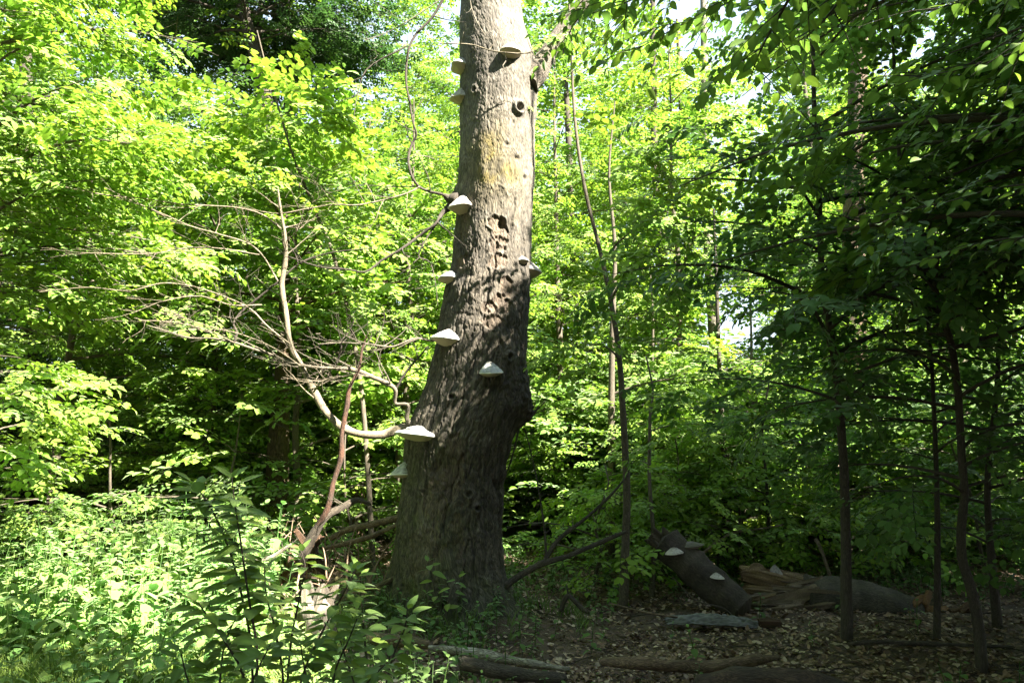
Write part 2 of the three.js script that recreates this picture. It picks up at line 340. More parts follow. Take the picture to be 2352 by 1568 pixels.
/* ------------------------------------------------------------------ ground */
{
  const xs = [], zs = [];
  const axis = (near, lo, hi, step) => { const o = []; for (let v = lo; v <= hi + 1e-6; v += step) o.push(v); for (let s = step, a = hi, b = lo; a < near;) { s *= 1.35; a += s; b -= s; o.push(a); o.unshift(b); } return o; };
  xs.push(...axis(260, -9, 9, 0.12)); zs.push(...axis(260, -14, -2, 0.12));
  const pos = [], col = [], uv = [], idx = [];
  for (const z of zs) for (const x of xs) {
    pos.push(x, groundY(x, z), z); uv.push(x, z);
    const a = 0.5 + 0.5 * fbm(x * 0.9, z * 0.9), b = 0.7 + 0.5 * fbm(x * 5, z * 5, 3, 2);
    const moss = sstep(0.35 + 0.5 * fbm(x * 0.7 + 9, z * 0.7, 6) - 0.25 * (x > 0.8 && z > -9), 0.45, 0.75);
    col.push(lerp(0.115, 0.07, moss) * b * (0.8 + 0.4 * a), lerp(0.078, 0.085, moss) * b * (0.8 + 0.4 * a), lerp(0.05, 0.028, moss) * b);
  }
  const w = xs.length;
  for (let j = 0; j < zs.length - 1; j++) for (let i = 0; i < w - 1; i++) { const a = j * w + i; idx.push(a, a + w, a + 1, a + 1, a + w, a + w + 1); }
  const g = new THREE.BufferGeometry(); g.setAttribute('position', new THREE.Float32BufferAttribute(pos, 3)); g.setAttribute('color', new THREE.Float32BufferAttribute(col, 3)); g.setAttribute('uv', new THREE.Float32BufferAttribute(uv, 2)); g.setIndex(idx); g.computeVertexNormals();
  const soil = dataTexture(256, 256, (u, v) => { const h = 0.5 + 0.35 * loopN(u, v, 9, 9, 3) + 0.3 * loopN(u, v, 24, 24, 5); return [h, h, h]; });
  mesh('forest_ground', g, std(lin(1, 1, 1), { vertexColors: true, bumpMap: soil, bumpScale: 0.03, roughness: 1 }), scene, 'structure');
}

/* ------------------------------------------------------------------ the great beech */
// outline rows: y, left, right (where it stands, seen from the path)
const ROWS = [[1420, 893, 1182], [1392, 903, 1176], [1358, 911, 1168], [1300, 914, 1160], [1243, 918, 1155], [1186, 920, 1154], [1129, 928, 1157], [1072, 931, 1161], [1015, 933, 1174], [969, 946, 1188], [929, 963, 1198], [872, 983, 1206], [787, 1003, 1210], [728, 1013, 1212], [672, 1022, 1214], [640, 1034, 1218], [600, 1041, 1218], [550, 1045, 1220], [500, 1050, 1222], [450, 1053, 1225], [400, 1054, 1229], [350, 1056, 1227], [300, 1057, 1226], [250, 1057, 1230], [200, 1058, 1234], [150, 1058, 1232], [100, 1058, 1216], [50, 1058, 1202], [0, 1060, 1197], [-60, 1062, 1192], [-200, 1066, 1180]];
const PROFILE = ROWS.map(([y, l, r]) => { const a = at(l, y, TZ), b = at(r, y, TZ); return { y: a.y, cx: (a.x + b.x) / 2, r: (b.x - a.x) / 2 }; });
PROFILE[0].y = Math.min(PROFILE[0].y, -0.1);
PROFILE.push({ y: 9.5, cx: PROFILE.at(-1).cx + 0.05, r: 0.28 }, { y: 12.5, cx: PROFILE.at(-1).cx + 0.1, r: 0.2 });
function trunkAt(y) {
  const P = PROFILE; if (y <= P[0].y) return P[0];
  for (let i = 0; i < P.length - 1; i++) if (y <= P[i + 1].y) { const f = sstep(y, P[i].y, P[i + 1].y) * 0.35 + 0.65 * (y - P[i].y) / (P[i + 1].y - P[i].y); return { y, cx: lerp(P[i].cx, P[i + 1].cx, f), r: lerp(P[i].r, P[i + 1].r, f) }; }
  return P.at(-1);
}
// (angle, height) on the trunk under a sighted spot; angle 0 faces the path, + to the right
function spot(px, py) { const p = at(px, py, TZ + 0.3), t = trunkAt(p.y), q = at(px, py, TZ + 0.0), s = clamp((q.x - t.cx) / t.r, -1, 1); return { th: Math.asin(s), y: at(px, py, TZ + t.r * Math.sqrt(Math.max(0, 1 - s * s))).y }; }
const FEATURES = [];   // {th, y, a, b, amp, kind}
const feature = (px, py, wpx, hpx, amp, kind) => { const s = spot(px, py), t = trunkAt(s.y); FEATURES.push({ ...s, a: pxSize(wpx, -7.3) / t.r, b: pxSize(hpx, -7.3), amp, kind, seed: FEATURES.length * 3.7 }); };
feature(1196, 915, 34, 50, 0.08, 'bump'); feature(1203, 952, 28, 26, 0.115, 'bump'); feature(1165, 945, 26, 26, 0.02, 'bump');
feature(1034, 452, 16, 24, 0.07, 'bump'); feature(1190, 248, 14, 15, 0.045, 'knot'); feature(1170, 820, 10, 12, 0.02, 'knot'); feature(1083, 1135, 9, 10, 0.02, 'knot'); feature(1100, 1168, 10, 9, 0.025, 'knot');
feature(1048, 912, 10, 10, 0.02, 'knot'); feature(1094, 205, 8, 10, 0.02, 'knot'); feature(1165, 331, 7, 6, 0.02, 'hole'); feature(1186, 362, 9, 7, 0.025, 'hole'); feature(1204, 407, 9, 6, 0.02, 'hole'); feature(1178, 282, 4, 7, 0.015, 'hole');
feature(1140, 512, 26, 16, 0.03, 'peel'); feature(1156, 535, 18, 32, 0.032, 'peel'); feature(1146, 562, 22, 22, 0.024, 'peel'); feature(1150, 600, 22, 18, 0.02, 'peel');
feature(1162, 660, 16, 26, 0.03, 'peel'); feature(1155, 700, 22, 26, 0.028, 'peel'); feature(1128, 704, 18, 14, 0.024, 'peel'); feature(1135, 740, 24, 16, 0.02, 'peel'); feature(1070, 520, 14, 40, 0.015, 'peel'); feature(1065, 600, 16, 18, 0.018, 'peel');
feature(1148, 446, 20, 24, 0.012, 'eye'); feature(1030, 1085, 30, 40, 0.014, 'peel'); feature(1000, 1180, 40, 50, 0.014, 'peel'); feature(1050, 1080, 26, 70, 0.014, 'peel'); feature(985, 1270, 40, 50, 0.014, 'peel'); feature(1060, 1230, 12, 60, 0.016, 'peel');
function trunkSkin(th, y) {
  const t = trunkAt(y), low = sstep(y, 5.2, 2.2), c = Math.cos(th), s = Math.sin(th);
  let d = 0.02 * t.r * 2 * fbm(c * 1.3, y * 0.6, s * 1.3, 3);
  const rough = 0.55 + 0.45 * sstep(y, 4.4, 3.2), arc = th * t.r;
  // upright fissures that wander
  const w = 0.04 * N(arc * 2.2, y * 0.8, 4) + 0.022 * N(arc * 7, y * 7, 8);
  const f1 = Math.abs(N((arc + w) * 13, y * 1.5, 2)), f2 = Math.abs(N((arc + w) * 24, y * 3.4, 6)), f3 = N(arc * 40, y * 16, 11);
  const crack = Math.max(0, 1 - f1 / (0.09 + 0.05 * low)), crack2 = Math.max(0, 1 - f2 / 0.13);
  const cleft = Math.max(0, 1 - Math.abs(N((arc + 1.6 * w) * 4.2, y * 0.6, 71)) / 0.035) * sstep(N(arc * 3, y * 0.9, 75), -0.1, 0.15) * sstep(y, 4.6, 3.6); d -= 0.03 * Math.sqrt(cleft);
  const plate = Math.min(sstep(Math.abs(N((arc + w) * 17, y * 6, 51)), 0.02, 0.12), sstep(Math.abs(N((arc - w) * 22, y * 12, 55)), 0.01, 0.1));
  d += 0.008 * rough * plate - rough * ((0.008 + 0.004 * low) * Math.sqrt(crack) + 0.005 * crack2) + 0.004 * f3 * rough;
  d += rough * 0.012 * fbm(arc * 7, y * 6, 21, 5) + 0.003 * N(arc * 60, y * 9, 3);
  // root flare
  const flare = Math.exp(-Math.max(0, y - 0.06) / 0.24), roots = 0.5 + 0.5 * Math.cos(th * 5 + 0.9) + 0.4 * Math.cos(th * 3 - 1.2);
  d += flare * (0.05 + 0.22 * Math.max(0, roots)) + 0.02 * low * Math.cos(th * 5 + 0.9) * Math.exp(-y / 1.3);
  let peel = 0, hole = 0, bump = 0; const k1 = arc;
  for (const q of FEATURES) {
    const u = (th - q.th) / q.a, v = (y - q.y) / q.b; if (Math.abs(u) > 3 || Math.abs(v) > 3) continue;
    const rr = Math.sqrt(u * u + v * v);
    if (q.kind === 'bump') { const e = Math.exp(-rr * rr * 0.8); d += q.amp * e * (1 + 0.45 * N(u * 3, v * 3, q.seed)); bump = Math.max(bump, e); }
    else if (q.kind === 'knot') { d += q.amp * (Math.exp(-((rr - 0.9) ** 2) * 6) - 1.3 * Math.exp(-rr * rr * 4)); hole = Math.max(hole, Math.exp(-rr * rr * 3)); }
    else if (q.kind === 'hole') { d -= q.amp * Math.exp(-rr * rr * 1.5); hole = Math.max(hole, Math.exp(-rr * rr * 1.6)); }
    else if (q.kind === 'eye') { const w = rr + 0.25 * N(u * 2, v * 2, q.seed); d += q.amp * (Math.exp(-((w - 1) ** 2) * 22) + 0.6 * Math.exp(-((w - 0.55) ** 2) * 40)) * sstep(v, -0.5, 0.3); }
    else { const edge = rr * 0.9 + 0.5 * fbm(k1 * 9 + q.seed, y * 5, 3, 4) + 0.05, k = sstep(edge, 1.0, 0.9); d -= q.amp * k * 0.62; d += q.amp * 0.3 * Math.exp(-((edge - 1.07) ** 2) * 120); peel = Math.max(peel, k); }
  }
  return { t, d, crack: Math.max(crack * rough, crack2 * 0.5 * rough, (1 - plate) * 0.55 * rough, cleft * 1.2), peel, hole, bump, low, rough, flare, arc };
}
function trunkSurface(th, y) { const k = trunkSkin(th, y), r = k.t.r + k.d; return V(k.t.cx + Math.sin(th) * r, y, TZ + Math.cos(th) * r); }
const beech = thing('dead_beech_tree', 'massive pale grey old beech trunk with bracket fungi and peeling bark in the middle', 'tree');
beech.position.set(TX, 0, TZ);
{
  const TH = 300, ys = []; for (let y = -0.12; y < 7.3; y += 0.0125) ys.push(y); for (let y = 7.3; y < 12.4; y += 0.08) ys.push(y);
  const pos = [], col = [], uv = [], idx = [];
  for (const y of ys) for (let j = 0; j <= TH; j++) {
    const th = -Math.PI + j / TH * 2 * Math.PI, k = trunkSkin(th, y), r = k.t.r + k.d;
    pos.push(k.t.cx + Math.sin(th) * r - TX, y, Math.cos(th) * r); uv.push(th * 0.5, y);
    // bark colour: sunlit grey-tan painted above, shaded brown below, darker in cracks, moss and lichen
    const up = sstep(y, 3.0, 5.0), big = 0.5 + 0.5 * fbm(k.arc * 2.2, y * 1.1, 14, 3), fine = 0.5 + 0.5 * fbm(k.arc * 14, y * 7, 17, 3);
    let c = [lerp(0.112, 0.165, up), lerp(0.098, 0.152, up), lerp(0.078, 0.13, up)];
    const v = (0.6 + 0.75 * big) * (0.7 + 0.55 * fine) * (1 - 0.6 * k.crack) * (1 - 0.7 * k.hole) * (1 - 0.15 * k.bump);
    c = c.map((q) => q * v);
    const mix = (m, a) => { c = c.map((q, i) => lerp(q, m[i] * (0.6 + 0.7 * fine), a)); };
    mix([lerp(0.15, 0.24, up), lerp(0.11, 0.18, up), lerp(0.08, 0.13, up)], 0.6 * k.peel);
    const green = sstep(0.2 + 0.6 * fbm(k.arc * 4, y * 3, 25, 3), 0.15, 0.6);
    const band = Math.exp(-(((y - 4.65) / 0.42) ** 2)) * Math.exp(-(((th + 0.15) / 0.75) ** 2)); mix([0.24, 0.195, 0.045], clamp(band * (0.3 + 0.9 * green), 0, 0.85));
    mix([0.09, 0.11, 0.025], clamp(sstep(y, 2.6, 0.2) * (0.15 + 0.75 * green) * sstep(th, 0.9, -0.6), 0, 0.8));
    mix([0.07, 0.1, 0.018], clamp(k.flare * 1.4 * (0.3 + 0.8 * green), 0, 0.92));
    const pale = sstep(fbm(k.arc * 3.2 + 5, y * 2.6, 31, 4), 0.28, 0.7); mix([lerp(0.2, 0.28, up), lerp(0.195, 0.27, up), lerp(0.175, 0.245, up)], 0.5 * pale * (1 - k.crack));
    col.push(...c);
  }
  const w = TH + 1; for (let i = 0; i < ys.length - 1; i++) for (let j = 0; j < TH; j++) { const a = i * w + j; idx.push(a, a + 1, a + w, a + 1, a + w + 1, a + w); }
  const g = new THREE.BufferGeometry(); g.setAttribute('position', new THREE.Float32BufferAttribute(pos, 3)); g.setAttribute('color', new THREE.Float32BufferAttribute(col, 3)); g.setAttribute('uv', new THREE.Float32BufferAttribute(uv, 2)); g.setIndex(idx); g.computeVertexNormals();
  mesh('trunk', g, M.bigBark, beech);
}
// limbs: [x, y, width] sighted, with depth change along the limb
function limb(parentThing, name, list, z0, z1, mat, twigs, seed, o = {}) {
  const n = list.length, rnd = mulberry(seed), pts = list.map(([x, y], i) => at(x, y, lerp(z0, z1, i / (n - 1)) + (i ? (rnd() - 0.5) * (o.jit ?? 0.06) : 0)));
  const rad = list.map(([, , w], i) => Math.max(0.0025, pxSize(w * (w < 12 ? 0.7 : w < 30 ? 0.85 : 1), z0) / 2)), out = [tube(pts, rad, { sides: 9, step: 0.04, rough: 0.16, seed, knots: 0.25 })];
  if (twigs) twigGrow(out, rnd, pts, rad, twigs);
  const m = mesh(name, rebase([mergeGeometries(out)], parentThing.position)[0], mat, parentThing);
  if (o.label) m.userData.label = o.label;
  return m;
}
limb(beech, 'limb', [[965, 985, 30], [920, 985, 26], [880, 998, 22], [830, 997, 20], [790, 984, 20], [750, 948, 19], [722, 900, 17], [694, 845, 15], [668, 796, 14], [657, 725, 13], [647, 655, 12], [655, 600, 12], [654, 540, 10], [645, 488, 8], [638, 435, 5]], -7.5, -7.0, M.paleLimb, { n: 10, len: 0.7, from: 0.35 }, 31, { label: 'pale sunlit curved dead limb sweeping out left and up' });
limb(beech, 'limb', [[968, 985, 20], [935, 965, 14], [937, 930, 11], [908, 926, 11], [908, 895, 12], [888, 880, 13], [855, 866, 12], [825, 853, 12], [795, 846, 12], [760, 845, 11], [725, 844, 11], [685, 836, 10], [650, 825, 9], [615, 812, 9], [575, 799, 8], [538, 787, 8], [487, 777, 7], [435, 776, 6], [384, 761, 5], [330, 745, 3]], -7.4, -7.1, M.limbBark, { n: 22, len: 0.75, from: 0.2 }, 32);
limb(beech, 'limb', [[908, 895, 8], [925, 865, 8], [945, 838, 7], [963, 819, 6], [982, 795, 5]], -7.4, -7.35, M.darkLimb, { n: 5, len: 0.4 }, 33);
limb(beech, 'limb', [[766, 845, 8], [783, 806, 7], [783, 785, 6], [802, 761, 4], [812, 735, 3]], -7.3, -7.2, M.darkLimb, { n: 10, len: 0.6 }, 34);
limb(beech, 'limb', [[1012, 782, 9], [988, 782, 7], [955, 777, 7], [900, 796, 6], [852, 791, 5], [787, 787, 4], [730, 790, 3]], -7.45, -7.1, M.limbBark, { n: 18, len: 0.7 }, 35);
limb(beech, 'limb', [[536, 789, 9], [543, 763, 8], [536, 742, 7], [556, 714, 7], [590, 686, 7], [637, 648, 6], [684, 607, 6], [727, 588, 5], [779, 577, 4], [856, 570, 3]], -7.1, -7.2, M.darkLimb, { n: 9, len: 0.5 }, 36);
limb(beech, 'limb', [[1036, 470, 22], [1014, 492, 12], [1002, 512, 10], [963, 541, 9], [920, 573, 9], [878, 597, 8], [838, 624, 7], [796, 618, 6], [736, 613, 5], [684, 597, 4], [640, 580, 3]], -7.45, -7.1, M.darkLimb, { n: 14, len: 0.6 }, 37);
limb(beech, 'limb', [[1008, 505, 7], [975, 555, 5], [962, 590, 5], [985, 600, 4], [1000, 650, 3], [1005, 700, 2]], -7.4, -7.3, M.darkLimb, { n: 8, len: 0.5 }, 38);
limb(beech, 'limb', [[1050, 458, 34], [1030, 455, 26], [1018, 447, 9], [988, 440, 9], [963, 429, 9], [946, 405, 8], [938, 365, 8], [946, 330, 8], [956, 310, 7], [948, 280, 7], [941, 235, 8], [933, 195, 8], [933, 155, 8], [941, 105, 8], [958, 75, 9], [988, 45, 9], [1008, 15, 9], [1030, -25, 10], [1060, -60, 12], [1080, -85, 14]], -7.4, -7.2, M.darkLimb, { n: 14, len: 0.7, flat: 0.8 }, 39);
limb(beech, 'limb', [[963, 429, 6], [943, 440, 5], [908, 452, 5], [868, 462, 5], [818, 471, 5], [768, 470, 4], [700, 480, 4], [640, 490, 3], [560, 478, 2]], -7.35, -7.0, M.paleLimb, { n: 12, len: 0.6 }, 40);
limb(beech, 'limb', [[934, 105, 6], [903, 122, 5], [868, 140, 5], [838, 165, 4], [820, 220, 3], [812, 270, 2]], -7.2, -7.1, M.darkLimb, { n: 6, len: 0.4 }, 41);
limb(beech, 'limb', [[1010, 0, 4], [930, 52, 4], [880, 78, 3], [838, 92, 3]], -7.1, -7.0, M.limbBark, { n: 6, len: 0.4 }, 42);
limb(beech, 'limb', [[1205, 190, 80], [1236, 160, 58], [1258, 124, 44], [1286, 78, 38], [1322, 30, 34], [1370, -20, 30], [1450, -90, 24]], -7.5, -7.9, M.forkBark, null, 43, { label: 'thick pale limb forking off upper right of the trunk' });
limb(beech, 'limb', [[1010, 100, 3], [1046, 100, 4], [1082, 102, 4], [1128, 116, 5], [1165, 121, 5], [1205, 122, 4], [1240, 112, 3]], -7.0, -6.9, M.paleLimb, { n: 6, len: 0.35, flat: 1.2 }, 44);
limb(beech, 'limb', [[1158, 122, 4], [1162, 138, 4], [1155, 152, 3], [1165, 165, 2]], -6.93, -6.9, M.limbBark, null, 45);
limb(beech, 'limb', [[1075, -30, 5], [1085, 25, 4], [1110, 75, 3], [1122, 90, 2]], -7.05, -6.95, M.limbBark, { n: 5, len: 0.35, flat: 1.2 }, 46);
limb(beech, 'limb', [[1200, 952, 12], [1218, 958, 8], [1230, 945, 5], [1252, 922, 3]], -7.5, -7.4, M.darkLimb, { n: 5, len: 0.5, flat: 1.4 }, 47);
limb(beech, 'limb', [[1195, 968, 9], [1188, 1000, 6], [1176, 1050, 5], [1158, 1100, 4], [1150, 1120, 3]], -7.5, -7.4, M.darkLimb, { n: 3, len: 0.4 }, 48);
// side branches of the pale limb
for (const [i, l] of [
  [[645, 525, 6], [600, 492, 5], [545, 477, 5], [475, 472, 5], [400, 467, 4], [325, 455, 4], [260, 450, 4], [200, 440, 3], [125, 422, 3], [65, 385, 2], [40, 360, 2]],
  [[637, 645, 6], [605, 590, 5], [575, 562, 5], [500, 537, 5], [440, 520, 4], [375, 492, 4], [300, 460, 3], [240, 430, 2]],
  [[595, 585, 4], [500, 570, 4], [425, 570, 4], [350, 582, 3], [240, 582, 3], [185, 580, 2]],
  [[665, 790, 6], [615, 750, 5], [575, 710, 5], [525, 685, 4], [450, 660, 4], [375, 650, 4], [300, 667, 3], [200, 660, 3], [90, 670, 2]],
  [[600, 700, 4], [530, 700, 4], [460, 680, 3], [380, 690, 3], [300, 720, 2]],
  [[650, 560, 3], [690, 520, 3], [720, 450, 2], [730, 400, 2]],
  [[690, 840, 4], [630, 800, 4], [560, 770, 3], [450, 740, 3], [360, 700, 2]],
  [[720, 900, 6], [738, 878, 5], [765, 868, 4]],
  [[540, 788, 4], [480, 760, 3], [400, 740, 3], [320, 735, 2]],
].entries()) limb(beech, 'branch', l, -7.1, -6.7 + (i % 3) * 0.15, M.paleLimb, { n: 9 + (i % 3) * 3, len: 0.5 }, 60 + i, { jit: 0.12 });

/* ------------------------------------------------------------------ bracket fungi */
function bracket(p, out, width, { h = 0.5, depth = 0.6, seed = 1, tone = [0.62, 0.6, 0.56], pore = M.fungusPore, label, tilt = 0, belly = 0.22, knob = false }) {
  const t = thing('bracket_fungus', label, 'fungus', 'bracket fungi on dead beech wood'); t.position.copy(p);
  t.rotation.set(tilt + 0.12 * Math.sin(seed * 2.3), Math.atan2(out.x, out.z) + 0.2 * Math.sin(seed * 5.1), 0.1 * Math.sin(seed * 3.7), 'YXZ');
  const R = width / 2, H = width * h, D = width * depth, A = 48, S = 22;
  const rim = (a) => { const k = 1 + 0.2 * N(Math.cos(a) * 1.3 + seed, Math.sin(a) * 1.3, seed * 2) + 0.05 * N(Math.cos(a) * 6 + seed, Math.sin(a) * 6, 3); return [Math.sin(a) * R * k, 0, D * 0.18 + Math.cos(a) * D * k * 0.82]; };
  const grid = (fn, color) => {
    const pos = [], col = [], uv = [], idx = [];
    for (let i = 0; i <= S; i++) for (let j = 0; j <= A; j++) { const q = fn(i / S, j / A * 2 * Math.PI); pos.push(...q); uv.push(q[0], q[2]); col.push(...color(i / S, j / A * 2 * Math.PI)); }
    for (let i = 0; i < S; i++) for (let j = 0; j < A; j++) { const a = i * (A + 1) + j; idx.push(a, a + A + 1, a + 1, a + 1, a + A + 1, a + A + 2); }
    const g = new THREE.BufferGeometry(); g.setAttribute('position', new THREE.Float32BufferAttribute(pos, 3)); g.setAttribute('color', new THREE.Float32BufferAttribute(col, 3)); g.setAttribute('uv', new THREE.Float32BufferAttribute(uv, 2)); g.setIndex(idx); g.computeVertexNormals(); return g;
  };
  const lip = width * 0.05;
  const rings = 4 + (seed % 3);
  const cap = grid((s, a) => {
    const [rx, , rz] = rim(a), e = Math.pow(s, 0.9), f = s * rings + 0.25 * N(Math.cos(a) * 2, Math.sin(a) * 2, seed), st = f - Math.floor(f);
    const y = H * (1 - Math.pow(s, 1.1)) * (1 + 0.05 * N(rx * 40 + seed, rz * 40, 1)) + width * 0.03 * Math.pow(Math.sin(st * Math.PI), 0.7) * sstep(s, 0.1, 0.3) + lip * 0.6;
    const bulge = s > 0.85 ? 0 : 0;
    return [rx * e, y + bulge, lerp(-D * 0.1, rz, e)];
  }, (s, a) => {
    const old = sstep(s + 0.2 * fbm(Math.cos(a) * 3 * s + seed, Math.sin(a) * 3 * s, 9, 2), 0.0, 0.75), f = s * rings + 0.25 * N(Math.cos(a) * 2, Math.sin(a) * 2, seed), st = f - Math.floor(f), b = (0.62 + 0.42 * st) * (0.85 + 0.4 * fbm(Math.cos(a) * 5 * s, Math.sin(a) * 5 * s, seed + 5, 3));
    return tone.map((q, i) => lerp([0.2, 0.175, 0.145][i], q, old) * b);
  });
  const lipG = grid((s, a) => { const [rx, , rz] = rim(a), w = s * Math.PI, o = 1 + 0.06 * Math.sin(w); return [rx * o * (1 - 0.04 * s), lip * (0.6 * Math.cos(w) - 0.0), rz * o]; }, () => tone.map((q) => Math.min(0.72, q * 1.12)));
  const under = grid((s, a) => { const [rx, , rz] = rim(a), e = 1 - s; return [rx * e * 0.96, -lip * 0.6 - width * belly * Math.sin(Math.min(1, s * 1.25) * Math.PI / 2), lerp(-D * 0.1, rz, e)]; }, () => [1, 1, 1]);
  mesh('cap', cap, M.fungusCap, t); mesh('rim', lipG, M.fungusCap, t); mesh('pore_surface', under, pore, t);
  if (knob) { const k = cap.clone(); k.scale(0.55, 0.9, 0.6); k.translate(-width * 0.05, H * 0.75, 0); mesh('upper_lobe', k, M.fungusCap, t); }
  return t;
}
const GREYCAP = [0.42, 0.425, 0.41], WHITE = [0.52, 0.48, 0.43];
for (const [x, y, w, o] of [
  [1172, 122, 54, { h: 0.55, seed: 1, tone: [0.42, 0.36, 0.29], belly: 0.24, label: 'topmost bracket fungus, brown bellied, high on the right of the big trunk' }],
  [1064, 158, 54, { th: -1.2, h: 0.6, seed: 2, tone: [0.4, 0.37, 0.32], belly: 0.22, label: 'high bracket fungus on the left trunk edge, above the one crossed by a twig' }],
  [1056, 238, 54, { th: -1.3, h: 0.6, seed: 3, tone: [0.38, 0.35, 0.3], belly: 0.22, label: 'bracket fungus on the left trunk edge, second down, crossed by a thin twig' }],
  [1050, 492, 64, { th: -0.95, h: 0.58, seed: 4, tone: WHITE, belly: 0.2, label: 'sunlit pinkish white bracket fungus under the broken limb stub' }],
  [1201, 600, 32, { h: 0.5, seed: 5, tone: GREYCAP, belly: 0.2, label: 'small pale grey bracket fungus on the right face of the trunk at mid height' }],
  [1216, 620, 54, { h: 0.5, seed: 6, tone: [0.36, 0.33, 0.3], belly: 0.3, th: 1.5, label: 'dark brown bracket fungus sticking out on the right trunk edge' }],
  [1036, 642, 54, { th: -1.15, h: 0.45, seed: 7, tone: GREYCAP, belly: 0.16, label: 'flat grey bracket fungus on left trunk edge below the sunlit one' }],
  [1034, 780, 70, { h: 0.38, seed: 8, tone: GREYCAP, belly: 0.2, label: 'wide pale bracket fungus with peaked top beside the dead limbs, left of centre' }],
  [1129, 855, 58, { h: 0.45, seed: 9, tone: GREYCAP, belly: 0.14, label: 'cone topped whitish bracket fungus alone in the middle of the shaded trunk' }],
  [972, 1001, 92, { h: 0.14, seed: 10, tone: GREYCAP, belly: 0.11, knob: true, label: 'broadest white bracket fungus with a second lobe on top, at the big limb base' }],
  [930, 1088, 62, { th: -1.3, h: 0.5, seed: 11, tone: [0.55, 0.56, 0.52], belly: 0.12, label: 'lowest bracket fungus on the trunk, half hidden on its left edge' }],
]) {
  const s = spot(x, y), th = o.th ?? s.th, q = trunkSurface(th, s.y), out = V(Math.sin(th), 0, Math.cos(th)); q.addScaledVector(out, -0.02);
  bracket(q, out, pxSize(w, -7.25), o);
}

/* ------------------------------------------------------------------ trees and foliage */
const px = (x, y, z) => at(x, y, z);
const T = (o) => leafyTree(o);
// right-hand young trees with stems in view
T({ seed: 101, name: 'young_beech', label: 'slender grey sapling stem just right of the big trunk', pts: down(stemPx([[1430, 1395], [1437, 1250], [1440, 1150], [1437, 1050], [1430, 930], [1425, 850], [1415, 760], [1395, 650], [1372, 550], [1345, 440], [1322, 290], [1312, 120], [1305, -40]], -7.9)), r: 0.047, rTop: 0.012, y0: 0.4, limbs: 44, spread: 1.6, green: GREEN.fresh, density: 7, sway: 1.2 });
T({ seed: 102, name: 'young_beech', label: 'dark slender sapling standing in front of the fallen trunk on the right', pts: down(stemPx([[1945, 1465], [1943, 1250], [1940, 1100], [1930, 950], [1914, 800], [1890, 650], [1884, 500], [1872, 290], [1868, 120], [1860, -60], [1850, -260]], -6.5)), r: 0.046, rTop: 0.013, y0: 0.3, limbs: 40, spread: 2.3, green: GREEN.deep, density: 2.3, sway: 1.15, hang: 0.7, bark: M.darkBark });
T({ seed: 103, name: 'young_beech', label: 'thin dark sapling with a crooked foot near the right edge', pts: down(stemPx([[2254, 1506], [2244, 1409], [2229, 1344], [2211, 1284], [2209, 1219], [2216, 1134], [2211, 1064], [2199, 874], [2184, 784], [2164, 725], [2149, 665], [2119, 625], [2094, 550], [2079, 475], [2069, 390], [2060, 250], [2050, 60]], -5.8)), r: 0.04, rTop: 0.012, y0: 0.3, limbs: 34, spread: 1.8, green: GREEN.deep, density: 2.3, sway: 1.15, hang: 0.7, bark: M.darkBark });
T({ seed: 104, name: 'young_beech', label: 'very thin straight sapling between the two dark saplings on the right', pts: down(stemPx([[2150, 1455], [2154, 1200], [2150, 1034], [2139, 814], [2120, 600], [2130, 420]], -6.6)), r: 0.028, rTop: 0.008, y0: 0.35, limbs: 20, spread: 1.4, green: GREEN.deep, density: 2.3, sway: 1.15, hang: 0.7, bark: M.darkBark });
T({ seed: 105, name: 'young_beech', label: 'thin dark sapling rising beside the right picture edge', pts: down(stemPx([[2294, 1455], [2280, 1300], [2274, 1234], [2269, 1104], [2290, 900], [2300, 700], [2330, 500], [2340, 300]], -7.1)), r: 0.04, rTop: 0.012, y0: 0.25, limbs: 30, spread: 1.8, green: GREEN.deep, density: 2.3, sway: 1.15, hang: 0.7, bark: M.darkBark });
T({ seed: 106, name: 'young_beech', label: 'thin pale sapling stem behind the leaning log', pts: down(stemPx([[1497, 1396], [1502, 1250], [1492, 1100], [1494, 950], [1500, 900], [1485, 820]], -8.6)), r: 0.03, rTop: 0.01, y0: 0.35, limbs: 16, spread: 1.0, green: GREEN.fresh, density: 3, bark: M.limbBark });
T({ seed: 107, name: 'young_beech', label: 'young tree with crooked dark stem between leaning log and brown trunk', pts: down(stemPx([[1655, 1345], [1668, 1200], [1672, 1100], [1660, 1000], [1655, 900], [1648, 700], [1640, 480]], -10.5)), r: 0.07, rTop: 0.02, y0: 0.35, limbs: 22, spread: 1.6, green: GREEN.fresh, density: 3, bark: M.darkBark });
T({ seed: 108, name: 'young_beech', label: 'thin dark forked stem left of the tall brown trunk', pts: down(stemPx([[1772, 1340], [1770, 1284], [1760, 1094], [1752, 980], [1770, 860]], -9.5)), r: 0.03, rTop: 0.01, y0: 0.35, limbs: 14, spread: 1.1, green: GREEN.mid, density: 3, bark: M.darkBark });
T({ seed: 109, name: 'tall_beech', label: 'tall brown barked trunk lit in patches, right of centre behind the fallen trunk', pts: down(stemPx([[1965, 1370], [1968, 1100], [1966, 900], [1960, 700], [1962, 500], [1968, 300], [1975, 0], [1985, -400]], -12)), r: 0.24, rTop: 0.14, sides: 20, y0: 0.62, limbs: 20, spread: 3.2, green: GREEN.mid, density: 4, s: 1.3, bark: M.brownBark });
T({ seed: 110, name: 'tall_beech', label: 'distant dark trunk with bare side branches left of the sky opening', pts: down(stemPx([[1560, 1300], [1545, 900], [1530, 680], [1519, 540], [1509, 450], [1505, 350], [1500, 100], [1500, -200]], -17)), r: 0.14, rTop: 0.07, y0: 0.5, limbs: 22, spread: 2.2, green: GREEN.fresh, density: 3.5, s: 1.4, bark: M.darkBark });
